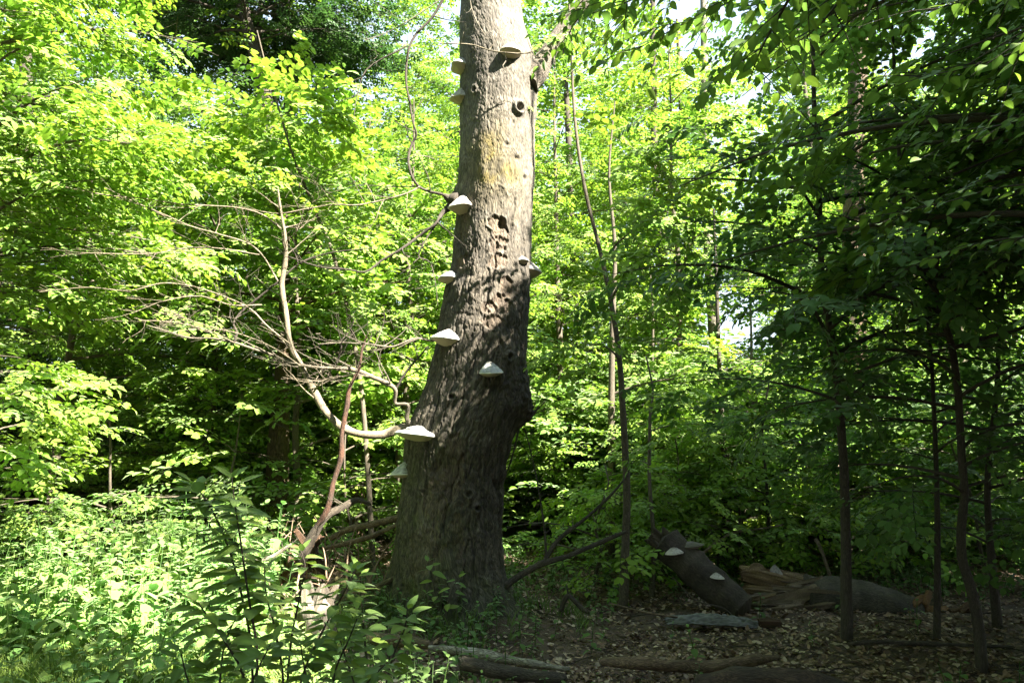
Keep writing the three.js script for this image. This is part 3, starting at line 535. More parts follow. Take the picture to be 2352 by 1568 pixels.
T({ seed: 111, name: 'tall_beech', label: 'distant grey trunk standing in the bright sky opening', pts: down(stemPx([[1650, 1280], [1645, 900], [1638, 750], [1630, 640], [1624, 450], [1620, 250], [1615, -100]], -20)), r: 0.17, rTop: 0.1, y0: 0.55, limbs: 20, spread: 2.5, green: GREEN.mid, density: 3.2, s: 1.5, bark: M.greyBark });
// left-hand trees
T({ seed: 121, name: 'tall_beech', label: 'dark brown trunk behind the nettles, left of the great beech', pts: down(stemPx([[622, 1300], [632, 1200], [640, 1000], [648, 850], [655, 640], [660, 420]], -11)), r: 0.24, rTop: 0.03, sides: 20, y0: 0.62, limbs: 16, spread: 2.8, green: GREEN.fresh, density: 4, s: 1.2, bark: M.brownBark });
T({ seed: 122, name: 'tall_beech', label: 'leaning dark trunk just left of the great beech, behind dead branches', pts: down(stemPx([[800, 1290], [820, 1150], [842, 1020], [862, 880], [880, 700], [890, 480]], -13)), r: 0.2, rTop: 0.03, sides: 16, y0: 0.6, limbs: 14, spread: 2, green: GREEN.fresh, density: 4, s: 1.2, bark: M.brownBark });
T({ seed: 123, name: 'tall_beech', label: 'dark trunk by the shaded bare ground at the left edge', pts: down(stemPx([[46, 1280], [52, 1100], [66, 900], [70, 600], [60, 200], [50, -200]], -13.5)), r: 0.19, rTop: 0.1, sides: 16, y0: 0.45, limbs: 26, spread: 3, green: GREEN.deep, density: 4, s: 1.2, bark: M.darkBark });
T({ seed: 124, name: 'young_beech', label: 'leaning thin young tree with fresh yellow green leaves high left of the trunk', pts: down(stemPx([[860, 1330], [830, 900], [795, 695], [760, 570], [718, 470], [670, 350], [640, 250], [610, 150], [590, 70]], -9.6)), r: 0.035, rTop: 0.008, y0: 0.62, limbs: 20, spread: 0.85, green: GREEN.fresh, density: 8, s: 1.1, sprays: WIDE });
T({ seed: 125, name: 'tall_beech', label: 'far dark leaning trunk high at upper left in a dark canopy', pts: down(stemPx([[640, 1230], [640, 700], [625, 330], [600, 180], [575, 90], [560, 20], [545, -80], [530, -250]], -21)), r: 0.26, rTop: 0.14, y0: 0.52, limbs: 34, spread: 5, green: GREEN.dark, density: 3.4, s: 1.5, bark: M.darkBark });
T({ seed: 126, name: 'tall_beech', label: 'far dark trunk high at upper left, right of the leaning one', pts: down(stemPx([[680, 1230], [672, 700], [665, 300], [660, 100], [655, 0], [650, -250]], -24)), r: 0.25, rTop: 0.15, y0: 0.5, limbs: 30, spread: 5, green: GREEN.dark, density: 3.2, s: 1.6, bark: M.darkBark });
// leafy understorey: x, z, height, spread, green, where
const bush = [
  [-8.6, -11.5, 8.5, 2.6, 'fresh', 'bright layered beech filling the far left'],
  [-6.6, -10.3, 7.6, 2.4, 'fresh', 'yellow green layered beech left of the bare limbs'],
  [-4.9, -11.6, 7.8, 2.3, 'fresh', 'sunlit beech behind the tips of the bare limbs'],
  [-3.1, -10.6, 6.2, 2.0, 'fresh', 'sunlit beech right behind the curved pale limb'],
  [-1.9, -12.2, 8.0, 2.1, 'fresh', 'bright beech between curved pale limb and great trunk'],
  [-0.4, -13.5, 8.6, 2.1, 'fresh', 'leafy beech half hidden directly behind the great trunk'],
  [-6.8, -14.6, 9.5, 2.7, 'mid', 'taller green beech behind the left sunlit ones'],
  [-3.6, -15.4, 9.4, 2.5, 'mid', 'taller green beech behind the curved pale limb'],
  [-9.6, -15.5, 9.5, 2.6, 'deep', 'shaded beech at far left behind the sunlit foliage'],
  [1.5, -11.4, 7.6, 1.9, 'fresh', 'sunlit beech just right of the great trunk'],
  [2.6, -12.4, 5.0, 1.9, 'fresh', 'low sunlit beech behind the slender grey sapling'],
  [3.9, -11.6, 4.6, 1.9, 'fresh', 'sunlit low beech behind the leaning log'],
  [5.4, -12.6, 5.6, 2.0, 'mid', 'green beech under the sky opening on the right'],
  [7.4, -11.8, 7.0, 2.2, 'fresh', 'beech behind the tall brown trunk on the right'],
  [9.2, -12.8, 8.5, 2.4, 'fresh', 'dark green beech at far right background'],
  [2.2, -16, 8.0, 2.2, 'fresh', 'bright farther beech between sapling and great trunk'],
  [6.4, -16.5, 7.0, 2.3, 'fresh', 'bright farther beech below the sky opening'],
  [0.9, -14.2, 10.5, 2.2, 'fresh', 'tall bright beech behind the right edge of the great trunk'],
  [3.4, -14.6, 11, 2.4, 'fresh', 'tall bright beech above the slender grey sapling'],
  [4.6, -18.5, 13, 2.8, 'fresh', 'tall far beech left of the sky opening'],
  [7.8, -14.2, 10, 2.5, 'fresh', 'tall bright beech right of the sky opening'],
  [-1.4, -16.5, 12, 2.6, 'fresh', 'tall bright beech behind the left edge of the great trunk'],
  [9.4, -17.5, 10.5, 2.8, 'mid', 'tall farther beech to the right of the sky opening'],
];
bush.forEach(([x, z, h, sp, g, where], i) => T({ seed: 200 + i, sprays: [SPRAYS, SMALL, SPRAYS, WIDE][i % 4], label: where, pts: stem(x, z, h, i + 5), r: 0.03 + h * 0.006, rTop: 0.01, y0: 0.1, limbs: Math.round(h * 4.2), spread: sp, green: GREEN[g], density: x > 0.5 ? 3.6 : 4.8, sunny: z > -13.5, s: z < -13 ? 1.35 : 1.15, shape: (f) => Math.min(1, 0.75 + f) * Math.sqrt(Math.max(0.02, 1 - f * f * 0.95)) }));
// low shrubs
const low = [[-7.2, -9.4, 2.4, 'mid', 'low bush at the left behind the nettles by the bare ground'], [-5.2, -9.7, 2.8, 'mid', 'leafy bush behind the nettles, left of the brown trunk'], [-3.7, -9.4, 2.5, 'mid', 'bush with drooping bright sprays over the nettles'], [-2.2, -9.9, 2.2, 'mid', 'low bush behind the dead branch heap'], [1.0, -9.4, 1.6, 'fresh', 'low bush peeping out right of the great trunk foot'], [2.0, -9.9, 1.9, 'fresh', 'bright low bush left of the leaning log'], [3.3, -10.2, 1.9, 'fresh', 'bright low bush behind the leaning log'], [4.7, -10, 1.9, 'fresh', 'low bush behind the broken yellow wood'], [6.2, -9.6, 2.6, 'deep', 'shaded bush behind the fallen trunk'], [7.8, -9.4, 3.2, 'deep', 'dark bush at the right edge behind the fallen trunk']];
low.forEach(([x, z, h, g, where], i) => T({ seed: 260 + i, name: 'beech_bush', label: where, pts: stem(x, z, h, i + 45, 0.15), r: 0.025, rTop: 0.008, y0: 0.04, limbs: 18, spread: 1.35, green: GREEN[g], density: x > 0.5 ? 4 : 5.5, s: 1.0 }));
// unseen trees right of the picture, placed to shade the ground and the lower trunk
[[6.6, -4.6, 12.5], [8.0, -6.0, 12.5], [7.2, -2.4, 11], [10.2, -5.2, 14], [5.4, -2.8, 7.5], [4.9, -4.5, 11.5]].forEach(([x, z, h], i) => T({ seed: 300 + i, label: ['unseen young beech just off the right edge', 'unseen tall beech off the right edge, level with the great trunk', 'unseen beech to the right of the viewer', 'unseen tallest beech far off to the right', 'unseen small beech right of the viewer', 'unseen slim tall beech closest outside the right edge'][i], pts: stem(x, z, h, i + 70), r: 0.05 + h * 0.008, rTop: 0.02, y0: 0.25, limbs: Math.round(h * 5), spread: 3.0, green: GREEN.mid, density: 4.8, s: 1.35, wide: 0.55, keep: (p) => { const [sx, sy, d] = seenAt(p), m = 1634 * 0.8 / Math.max(0.3, d); return d < -0.8 || (d > 0.3 && (sx > 2352 + m || sy < -m))  || (p.z < -4.8 && p.z > -8.2); } }));
T({ seed: 340, label: 'dark leafy beech crown spreading in from the right over the upper right of the view', pts: stem(4.3, -4.4, 7.6, 140, 0.02), r: 0.1, rTop: 0.02, y0: 0.38, limbs: 38, spread: 3.4, keepMin: 0.75, green: GREEN.mid, density: 1.5, s: 0.95, facing: 3.14, sway: 1.2, hang: 0.7, wide: 0.3, shape: (f) => 1 - 0.4 * f });
T({ seed: 345, label: 'unseen young beech close to the right of the viewer, placed to shade the foreground saplings', pts: stem(3.7, -0.8, 8.8, 145, 0.02), r: 0.09, rTop: 0.02, y0: 0.45, limbs: 46, spread: 2.8, green: GREEN.mid, density: 5.5, s: 1.2, facing: 3.14, shape: (f) => 1 - 0.3 * f, keep: (p) => p.y > 4.1 && p.z > -2.6 });  // out of view, its crown placed to darken the foreground saplings
// leafy branches reaching in from trees at the sides
T({ seed: 330, label: 'overhanging yellow green beech at the upper left corner', pts: stem(-6.6, -7.6, 8.5, 91, 0.06), r: 0.08, rTop: 0.02, y0: 0.38, limbs: 40, spread: 2.7, green: GREEN.fresh, density: 6, s: 1.1, facing: 0, sunny: false });
T({ seed: 331, name: 'beech_bush', label: 'sunlit drooping sprays of a small beech at the left edge, mid height', pts: stem(-5.0, -6.6, 2.7, 95, 0.05), r: 0.03, rTop: 0.01, y0: 0.55, limbs: 12, spread: 1.2, green: GREEN.fresh, density: 6, facing: 0, sunny: false });

// the far wood and unseen trees around the viewer: one mass of crowns and stems
{
  const rnd = mulberry(777), t = new THREE.Group(); t.name = 'distant_and_unseen_wood'; t.userData = { kind: 'stuff', label: 'far green wood closing the view behind all nearer trees, with unseen trees around the viewer that block sky light', category: 'woodland' }; scene.add(t);
  const f = new Foliage(SPRAYS), geos = [];
  for (let i = 0; i < 70; i++) {
    const z = -22 - rnd() * 26, x = (rnd() * 2 - 1) * (-z * 0.85), h = 13 + rnd() * 10, [sx] = seenAt(V(x, 2, z));
    if (i % 3 === 0) geos.push(tube(stem(x, z, h, i + 400, 0.03, 4), [0.17, 0.15, 0.13, 0.1, 0.05].map((q) => q * (0.5 + 0.7 * rnd())), { sides: 7, step: 0.6 }));
    const open = sx > 1450 && sx < 1850, n = open ? 260 : 420;
    for (let k = 0; k < n; k++) {
      const y = Math.pow(rnd(), open ? 1.5 : 0.85) * h * (open ? 0.85 : 1.1) + 0.3, a = rnd() * 6.28, R = (1.2 + 2.6 * Math.sin(Math.min(1, y / h) * 2.6 + 0.4)) * Math.sqrt(rnd());
      const p = V(x + Math.cos(a) * R, y, z + Math.sin(a) * R); if (inGap(p, rnd)) continue;
      f.add(p, rnd() * 6.28, (rnd() - 0.6) * 0.6, (rnd() - 0.5) * 0.7, 1.9 + rnd() * 0.9, varied(sx < 900 && rnd() < 0.5 ? GREEN.deep : rnd() < 0.5 ? GREEN.mid : GREEN.fresh, rnd, 0.4), rnd);
    }
  }
  for (let i = 0; i < 190; i++) {   // low growth under the far trees
    const z = -12.5 - rnd() * 17, x = (rnd() * 2 - 1) * (-z * 0.85), R = 1.2 + rnd() * 1.2;
    for (let k = 0; k < 90; k++) { const p = V(x + (rnd() * 2 - 1) * R, Math.pow(rnd(), 0.8) * 3.2 + 0.15, z + (rnd() * 2 - 1) * R); f.add(p, rnd() * 6.28, (rnd() - 0.6) * 0.6, (rnd() - 0.5) * 0.7, 1.3 + rnd() * 0.8, varied(GREEN.mid, rnd, 0.4), rnd); }
  }
  for (let i = 0; i < 46; i++) {
    const z = -10.2 - rnd() * 6, x = 6 + rnd() * 8, R = 1;
    for (let k = 0; k < 90; k++) { const p = V(x + (rnd() * 2 - 1) * R, Math.pow(rnd(), 0.8) * 2.6 + 0.1, z + (rnd() * 2 - 1) * R); f.add(p, rnd() * 6.28, (rnd() - 0.6) * 0.6, (rnd() - 0.5) * 0.9, 1.1 + rnd() * 0.6, varied(GREEN.mid, rnd, 0.4), rnd); }
  }
  for (let i = 0; i < 60; i++) {   // unseen trees beside and behind the viewer, placed to block sky light
    const a = (i / 60) * 6.28 + rnd() * 0.1, D = 3.5 + Math.pow(rnd(), 0.7) * 21, x = Math.cos(a) * D * 1.1, z = 3 + Math.sin(a) * D, h = 10 + rnd() * 9;
    if (z < -1 && Math.abs(x) < -z * 0.85 + 4.5) continue;
    if (z < -14) continue;
    geos.push(tube(stem(x, z, h, i + 600, 0.03, 4), [0.24, 0.22, 0.19, 0.15, 0.08].map((q) => q * (0.5 + 0.7 * rnd())), { sides: 7, step: 0.6 }));
    for (let k = 0; k < 420; k++) {
      const y = 2 + Math.pow(rnd(), 0.8) * h, aa = rnd() * 6.28, R = (1.4 + 3.2 * Math.sin(Math.min(1, y / h) * 2.6 + 0.4)) * Math.sqrt(rnd()), p = V(x + Math.cos(aa) * R, y, z + Math.sin(aa) * R);
      const [sx, sy, d] = seenAt(p), mm = 1634 * 1.6 / Math.max(0.4, d); if (d > -1.5 && (d < 0.4 || (sx > -mm && sx < 2352 + mm && sy > -mm))) continue;
      if (p.y < 3 && Math.hypot(p.x, p.z) < 2.5) continue;
      if (shadesLit(p, rnd, 0.7)) continue;
      f.add(p, rnd() * 6.28, (rnd() - 0.6) * 0.6, (rnd() - 0.5) * 0.7, 1.9 + rnd() * 0.9, varied(GREEN.mid, rnd, 0.4), rnd);
    }
  }
  mesh('stems', mergeGeometries(geos), M.darkBark, t, 'stuff'); f.build('crowns', t, V(0, 0, 0));
}

/* ------------------------------------------------------------------ dead wood */
// a lump of broken wood: a box whose faces are torn along the grain (x)
function splinter(L, h, d, seed, c0, c1) {
  const g = new THREE.BoxGeometry(L, h, d, 56, 14, 10), p = g.attributes.position, col = [];
  for (let i = 0; i < p.count; i++) {
    let x = p.getX(i), y = p.getY(i), z = p.getZ(i); const f = x / L + 0.5;
    const grain = N(y * 30 + seed, z * 30, x * 2), tear = N(y * 16 + seed * 3, z * 16, seed), e = Math.abs(f - 0.5) * 2;
    const taper = 1 - 0.45 * Math.pow(e, 3) * (0.6 + 0.4 * N(seed, f * 3, 1));
    p.setXYZ(i, x * (1 + 0.16 * tear * (e > 0.8 ? 1.8 : 0.3)), y * taper + 0.14 * h * N(x * 4, z * 9, seed) + 0.1 * h * grain + 0.2 * h * N(x * 1.2 + seed, y * 45, z * 45), z * taper + 0.1 * d * N(x * 4 + 9, y * 9, seed) + 0.05 * d * grain);
    const k = clamp(0.5 + 0.9 * N(x * 3, y * 40 + seed, z * 40), 0, 1), v = 0.7 + 0.5 * (0.5 + grain); col.push(...c0.map((q, j) => lerp(q, c1[j], k) * v));
  }
  g.setAttribute('color', new THREE.Float32BufferAttribute(col, 3)); g.computeVertexNormals(); return g;
}
function woodTint(c0, c1, seed) { return (t, th, p) => { const k = clamp(0.5 + fbm(p.x * 5 + seed, p.y * 5, p.z * 5, 3), 0, 1), v = 0.75 + 0.45 * (0.5 + 0.5 * N(p.x * 22, p.y * 22, p.z * 22 + seed)); return c0.map((q, j) => lerp(q, c1[j], k) * v); }; }
// a dead branch lying or leaning: sighted points, all in one mesh with its twigs
function deadBranch(name, label, list, z0, z1, c0, c1, seed, { twigs = null, rough = 0.18, ground = false, sides = 10, forks = [] } = {}) {
  const rnd = mulberry(seed), n = list.length, t = thing(name, label, 'branch');
  const way = (l, a, b) => l.map(([x, y], i) => { const p = at(x, y, lerp(a, b, i / Math.max(1, l.length - 1))); if (ground) p.y = Math.max(p.y, groundY(p.x, p.z) + 0.01); return p; });
  const pts = way(list, z0, z1), rad = list.map(([, , w]) => pxSize(w, z0) / 2);
  const tint = woodTint(c0, c1, seed);
  t.position.copy(pts[0]);
  mesh('stem', rebase([tube(pts, rad, { sides, step: 0.03, rough, seed, tint, knots: 0.3 })], t.position)[0], M.rotWood, t);
  for (const [l, a, b] of forks) { const q = way(l, a, b), r = l.map(([, , w]) => pxSize(w, a) / 2); mesh('fork', rebase([tube(q, r, { sides: 7, step: 0.04, rough, seed: seed + 2, tint })], t.position)[0], M.rotWood, t); if (twigs) { const o = []; twigGrow(o, rnd, q, r, { n: 5, len: 0.35 }); mesh('twig', rebase([mergeGeometries(o)], t.position)[0], M.darkLimb, t, 'stuff'); } }
  if (twigs) { const o = []; twigGrow(o, rnd, pts, rad, twigs); mesh('twig', rebase([mergeGeometries(o)], t.position)[0], twigs.mat ?? M.limbBark, t, 'stuff'); }
  return t;
}
const GREYW = [[0.3, 0.28, 0.25], [0.42, 0.4, 0.37]], DARKW = [[0.07, 0.058, 0.045], [0.12, 0.1, 0.075]], REDW = [[0.15, 0.072, 0.045], [0.1, 0.07, 0.055]], BROWNW = [[0.2, 0.14, 0.09], [0.32, 0.25, 0.17]];
deadBranch('dead_branch', 'reddish brown dead stem leaning steeply left of the great trunk', [[676, 1316, 14], [700, 1272, 15], [720, 1222, 12], [750, 1172, 14], [766, 1104, 11], [783, 1050, 13], [785, 995, 10], [797, 930, 12], [803, 890, 8], [823, 850, 7], [832, 800, 5], [842, 770, 3]], -7.3, -7.15, ...REDW, 401, { twigs: { n: 8, len: 0.5, from: 0.75 } });
deadBranch('dead_branch', 'dark forked branch propped against the reddish dead stem', [[690, 1290, 22], [720, 1226, 20], [750, 1185, 18], [785, 1165, 15], [820, 1148, 12], [850, 1158, 8]], -7.2, -7.5, ...DARKW, 402, { twigs: { n: 4, len: 0.3 } });
deadBranch('fallen_branch', 'pale brown fallen branch sloping up to the great trunk from the brush heap', [[760, 1236, 11], [800, 1215, 13], [850, 1205, 15], [885, 1196, 16], [925, 1186, 13]], -8.1, -7.9, ...BROWNW, 403, { twigs: { n: 5, len: 0.4 } });
deadBranch('fallen_branch', 'lower thin fallen branch left of the great trunk above the rotten stump', [[740, 1260, 8], [800, 1246, 11], [850, 1232, 11], [890, 1215, 10], [930, 1195, 8]], -7.9, -7.9, ...BROWNW, 404, { twigs: { n: 8, len: 0.4 } });
deadBranch('fallen_branch', 'curved mossy branch by the foot of the great trunk at its left', [[770, 1330, 12], [810, 1345, 13], [855, 1350, 12], [890, 1335, 10], [912, 1322, 8]], -7.3, -7.4, [0.16, 0.14, 0.06], [0.2, 0.16, 0.1], 405, { twigs: { n: 3, len: 0.3 } });
deadBranch('fallen_branch', 'white broken branch end poking out of the nettles', [[548, 1297, 9], [575, 1290, 10], [620, 1280, 9], [650, 1262, 8], [668, 1250, 5]], -6.9, -7.2, [0.4, 0.36, 0.3], [0.28, 0.25, 0.2], 406, { twigs: { n: 4, len: 0.3 } });
deadBranch('dead_branch', 'black forked branch leaning out right from the foot of the great trunk', [[1160, 1346, 15], [1200, 1318, 14], [1250, 1292, 13], [1300, 1278, 11], [1350, 1258, 10], [1400, 1236, 9], [1440, 1220, 7]], -7.3, -7.6, ...DARKW, 407, { twigs: { n: 4, len: 0.4, mat: M.darkLimb }, forks: [[[[1250, 1290, 12], [1270, 1255, 11], [1295, 1228, 9], [1345, 1190, 8], [1390, 1150, 7], [1425, 1112, 5], [1440, 1090, 3]], -7.4, -7.7], [[[1255, 1285, 7], [1250, 1215, 5], [1238, 1130, 4], [1222, 1050, 3], [1205, 985, 3]], -7.4, -7.5]] });
deadBranch('fallen_branch', 'short black crooked branch piece on the leaf litter near the sapling', [[1290, 1404, 10], [1296, 1380, 11], [1306, 1368, 11], [1320, 1380, 10], [1340, 1400, 9], [1352, 1406, 6]], -7.3, -7.2, ...DARKW, 408, { forks: [[[[1306, 1370, 6], [1302, 1345, 3]], -7.3, -7.35]] });
deadBranch('fallen_branch', 'long flat grey fallen branch in the foreground below the great trunk', [[985, 1486, 10], [1030, 1492, 17], [1090, 1500, 20], [1150, 1512, 18], [1210, 1522, 17], [1260, 1530, 13], [1310, 1537, 7]], -5.75, -5.4, ...GREYW, 409, { ground: true, rough: 0.3 });
deadBranch('fallen_branch', 'mossy brown log piece left of the long grey branch', [[840, 1462, 18], [880, 1470, 26], [930, 1474, 26], [985, 1480, 18]], -5.9, -5.8, BROWNW[0], [0.16, 0.15, 0.07], 410, { ground: true, rough: 0.3 });
deadBranch('fallen_branch', 'dark rotting branch lying behind the long grey one at the bottom centre', [[1060, 1522, 26], [1140, 1540, 30], [1220, 1552, 26], [1300, 1560, 18]], -5.1, -5.0, ...DARKW, 411, { ground: true, rough: 0.3 });
deadBranch('fallen_branch', 'brown rotten branch across the leaf litter at bottom right', [[1380, 1520, 16], [1450, 1522, 22], [1530, 1528, 24], [1620, 1532, 24], [1720, 1518, 20], [1790, 1510, 12]], -5.35, -5.4, [0.16, 0.11, 0.075], [0.24, 0.17, 0.11], 412, { ground: true, rough: 0.35 });
deadBranch('fallen_log', 'big dark log at the bottom edge right of centre', [[1600, 1572, 36], [1680, 1566, 52], [1780, 1566, 58], [1880, 1574, 50], [1960, 1590, 36]], -4.9, -4.75, [0.05, 0.035, 0.025], [0.09, 0.06, 0.04], 413, { rough: 0.25, sides: 18 });
deadBranch('fallen_branch', 'long straight thin branch on the ground at the lower right edge', [[1950, 1478, 8], [2040, 1474, 9], [2130, 1478, 9], [2230, 1482, 8], [2330, 1486, 6]], -6.2, -6.3, ...DARKW, 414, { ground: true });
deadBranch('fallen_branch', 'thin bent twig arching down in front of the leaning log', [[1400, 1385, 3], [1480, 1405, 4], [1560, 1418, 4], [1630, 1425, 4]], -7.0, -7.0, ...BROWNW, 415, { ground: true });
deadBranch('fallen_branch', 'thin twig hanging from the leaning log to the ground', [[1545, 1325, 2], [1600, 1378, 3], [1668, 1400, 3], [1700, 1440, 2]], -7.5, -7.1, ...DARKW, 416);
deadBranch('dead_branch', 'pale forked dead twig in front of the dim trunks right of centre', [[1590, 1290, 6], [1640, 1250, 6], [1680, 1225, 5], [1740, 1215, 4], [1800, 1205, 3]], -8.7, -8.9, [0.4, 0.34, 0.24], [0.3, 0.25, 0.18], 417, { twigs: { n: 6, len: 0.4 } });
deadBranch('dead_branch', 'pale broken stake standing behind the fallen trunk', [[1915, 1345, 7], [1900, 1300, 7], [1886, 1260, 8], [1874, 1238, 9]], -8.8, -8.9, [0.42, 0.36, 0.27], [0.3, 0.25, 0.18], 418);

{ // heap of thin brush behind the reddish stem
  const rnd = mulberry(431), t = thing('brush_heap', 'tangle of brown broken twigs heaped up left of the great trunk', 'brushwood'), o = at(720, 1330, -7.9); o.y = groundY(o.x, o.z); t.position.copy(o);
  const geos = [];
  for (let i = 0; i < 70; i++) { const p = V((rnd() - 0.5) * 1.6, rnd() * 0.35, (rnd() - 0.5) * 0.7), d = V((rnd() - 0.5) * 1.4, 0.25 + rnd() * 0.9, (rnd() - 0.5) * 0.8).normalize(), L = 0.3 + 0.6 * rnd(), q = p.clone().addScaledVector(d, L * 0.5).add(V((rnd() - 0.5) * 0.1, 0.03, 0)), e = p.clone().addScaledVector(d, L); e.y -= 0.05; geos.push(tube([p, q, e], [0.008 + 0.008 * rnd(), 0.006, 0.002], { sides: 5, step: 0.1, tip: false })); }
  mesh('twig', mergeGeometries(geos), std(lin(0.22, 0.15, 0.1)), t, 'stuff');
  for (let i = 0; i < 7; i++) { const m = mesh('wood_chunk', splinter(0.35 + rnd() * 0.3, 0.07, 0.06, 440 + i, [0.26, 0.14, 0.08], [0.16, 0.1, 0.06]), M.rotWood, t); m.position.set((rnd() - 0.5) * 0.6 - 0.05, 0.35 + rnd() * 0.3, (rnd() - 0.5) * 0.3); m.rotation.set(rnd(), rnd() * 6, 0.6 + rnd() * 0.9); }
}
{ // rotten stump among the saplings
  const t = thing('rotten_stump', 'short grey rotten stump with a dark cleft among saplings left of the trunk foot', 'stump'), b = at(728, 1420, -6.3); b.y = groundY(b.x, b.z) - 0.05; t.position.copy(b);
  const tint = woodTint([0.2, 0.18, 0.15], [0.34, 0.31, 0.27], 5);
  mesh('stump_body', tube([V(0, 0, 0), V(0, 0.2, 0), V(-0.02, 0.42, 0.02), V(-0.03, 0.5, 0.02)], [0.19, 0.17, 0.155, 0.1], { sides: 28, step: 0.02, rough: 0.3, seed: 9, tint }), M.rotWood, t);
  for (let i = 0; i < 5; i++) { const m = mesh('splinter', splinter(0.24, 0.05, 0.06, 455 + i, [0.3, 0.27, 0.22], [0.17, 0.14, 0.11]), M.rotWood, t); m.position.set(Math.cos(i * 1.3) * 0.11, 0.5, Math.sin(i * 1.3) * 0.11); m.rotation.set(0, i, 1.2 + 0.2 * Math.sin(i * 3)); }
}
// leaning log
const LOGA = at(1530, 1248, -8.2), LOGB = at(1706, 1402, -7.7);
{
  const t = thing('leaning_log', 'dark broken log leaning up to the left with white fungi on it', 'log'); t.position.copy(LOGB);
  const tint = woodTint([0.055, 0.044, 0.035], [0.12, 0.098, 0.076], 21), mid = LOGA.clone().lerp(LOGB, 0.5); const r = pxSize(72, -8) / 2;
  const g = tube([LOGA, mid, LOGB], [r, r * 0.98, r * 0.92], { sides: 40, step: 0.015, rough: 0.11, seed: 77, tint, tip: true, knots: 0.15 });
  mesh('stem', rebase([g], t.position)[0], M.rotWood, t);
  const d = LOGA.clone().sub(LOGB).normalize(), rnd = mulberry(461);
  for (let i = 0; i < 16; i++) { const a = rnd() * 6.28, q = Math.sqrt(rnd()) * r * 0.85, u = d.clone().cross(UPV).normalize(), w = d.clone().cross(u), m = mesh('splinter', splinter(0.16 + 0.24 * rnd(), 0.045, 0.05, 470 + i, [0.1, 0.075, 0.05], [0.16, 0.12, 0.085]), M.rotWood, t); m.position.copy(LOGA).addScaledVector(u, Math.cos(a) * q).addScaledVector(w, Math.sin(a) * q).sub(t.position); m.quaternion.setFromUnitVectors(V(1, 0, 0), d.clone().add(V(rnd() - 0.5, rnd() - 0.5, rnd() - 0.5).multiplyScalar(0.5)).normalize()); }
}
const onLog = (f, a) => { const d = LOGB.clone().sub(LOGA).normalize(), side = V(0, 0, 1), r = pxSize(72, -8) / 2, u = d.clone().cross(side).normalize(), w = u.clone().cross(d).normalize(), o = u.multiplyScalar(Math.sin(a)).addScaledVector(w, Math.cos(a)).normalize(); return [LOGA.clone().lerp(LOGB, f).addScaledVector(o, r * 0.9), o]; };
for (const [f, a, w, o] of [[0.17, 0.15, 38, { h: 0.3, depth: 0.6, belly: 0.05, seed: 14, tone: WHITE, label: 'white bracket fungus near the top of the leaning log' }], [0.64, -0.45, 30, { h: 0.34, depth: 0.6, belly: 0.08, seed: 15, tone: WHITE, label: 'white bracket fungus low down on the leaning log' }], [0.22, -1.25, 44, { h: 0.2, belly: 0.16, seed: 16, tone: [0.12, 0.11, 0.08], label: 'dark dull fungus on the underside of the leaning log top' }]]) { const [p, q] = onLog(f, a); bracket(p, V(q.x, 0, q.z), pxSize(w, -8), o); }
{ // fallen trunk with its torn end
  const a = at(1850, 1372, -8.1), b = at(2100, 1425, -8.0), c = at(1960, 1385, -8.05), t = thing('fallen_tree', 'thick fallen trunk with torn yellowish wood at its left end, lying on the right', 'log'); t.position.set(c.x, groundY(c.x, c.z), c.z);
  const r = pxSize(104, -8.1) / 2, tint = woodTint([0.08, 0.075, 0.055], [0.17, 0.16, 0.13], 31);
  mesh('stem', rebase([tube([a, c, b], [r * 0.9, r, r * 0.95], { sides: 40, step: 0.02, rough: 0.1, seed: 78, tint, knots: 0.12 })], t.position)[0], M.rotWood, t);
  const Y = [[0.5, 0.37, 0.2], [0.2, 0.13, 0.07]], P2 = [[0.55, 0.47, 0.34], [0.24, 0.18, 0.12]];
  for (const [x, y, wpx, hpx, d, rot, cc, dz] of [
    [1785, 1335, 150, 34, 0.2, -0.2, Y, 0], [1770, 1362, 110, 26, 0.2, -0.12, Y, 0.05], [1800, 1372, 150, 26, 0.22, 0.28, P2, 0.16], [1770, 1398, 130, 30, 0.25, 0.2, P2, 0.2], [1830, 1400, 170, 26, 0.2, 0.12, P2, 0.22],
    [1742, 1330, 40, 56, 0.16, 0.05, Y, -0.05], [1850, 1345, 120, 34, 0.22, -0.25, Y, -0.05], [1740, 1420, 120, 22, 0.2, 0.03, BROWNW, 0.25], [1860, 1418, 190, 30, 0.25, -0.05, DARKW, 0.25], [1690, 1402, 90, 18, 0.2, -0.05, Y, 0.1],
  ]) { const z = -8.15 + dz, p = at(x, y, z), m = mesh('splinter', splinter(pxSize(wpx, z), pxSize(hpx, z), d, 500 + x + y, ...cc), M.rotWood, t); m.position.copy(p).sub(t.position); m.rotation.set((x % 7) * 0.05, ((y % 9) - 4) * 0.05, rot); }
}
{ // loose slivers standing out of the torn end
  const t = scene.getObjectByName('fallen_tree'), rnd = mulberry(505), shapes = [0, 1, 2, 3, 4].map((k) => splinter(0.34 + 0.07 * k, 0.026, 0.035, 520 + k, ...[[[0.5, 0.37, 0.2], [0.2, 0.13, 0.07]], [[0.5, 0.43, 0.31], [0.24, 0.18, 0.12]], [[0.2, 0.14, 0.09], [0.1, 0.07, 0.05]]][k % 3]));
  for (let i = 0; i < 44; i++) { const f = rnd(), p = at(1695 + 170 * f, 1412 - (25 + 55 * f) * rnd() - 8, -8.05 + 0.22 * rnd()), m = mesh('sliver', shapes[i % 5], M.rotWood, t); m.position.copy(p).sub(t.position); m.rotation.set(rnd() * 6, (rnd() - 0.5) * 0.6, (rnd() - 0.45) * 0.7); m.scale.setScalar(0.6 + 0.7 * rnd()); }
}
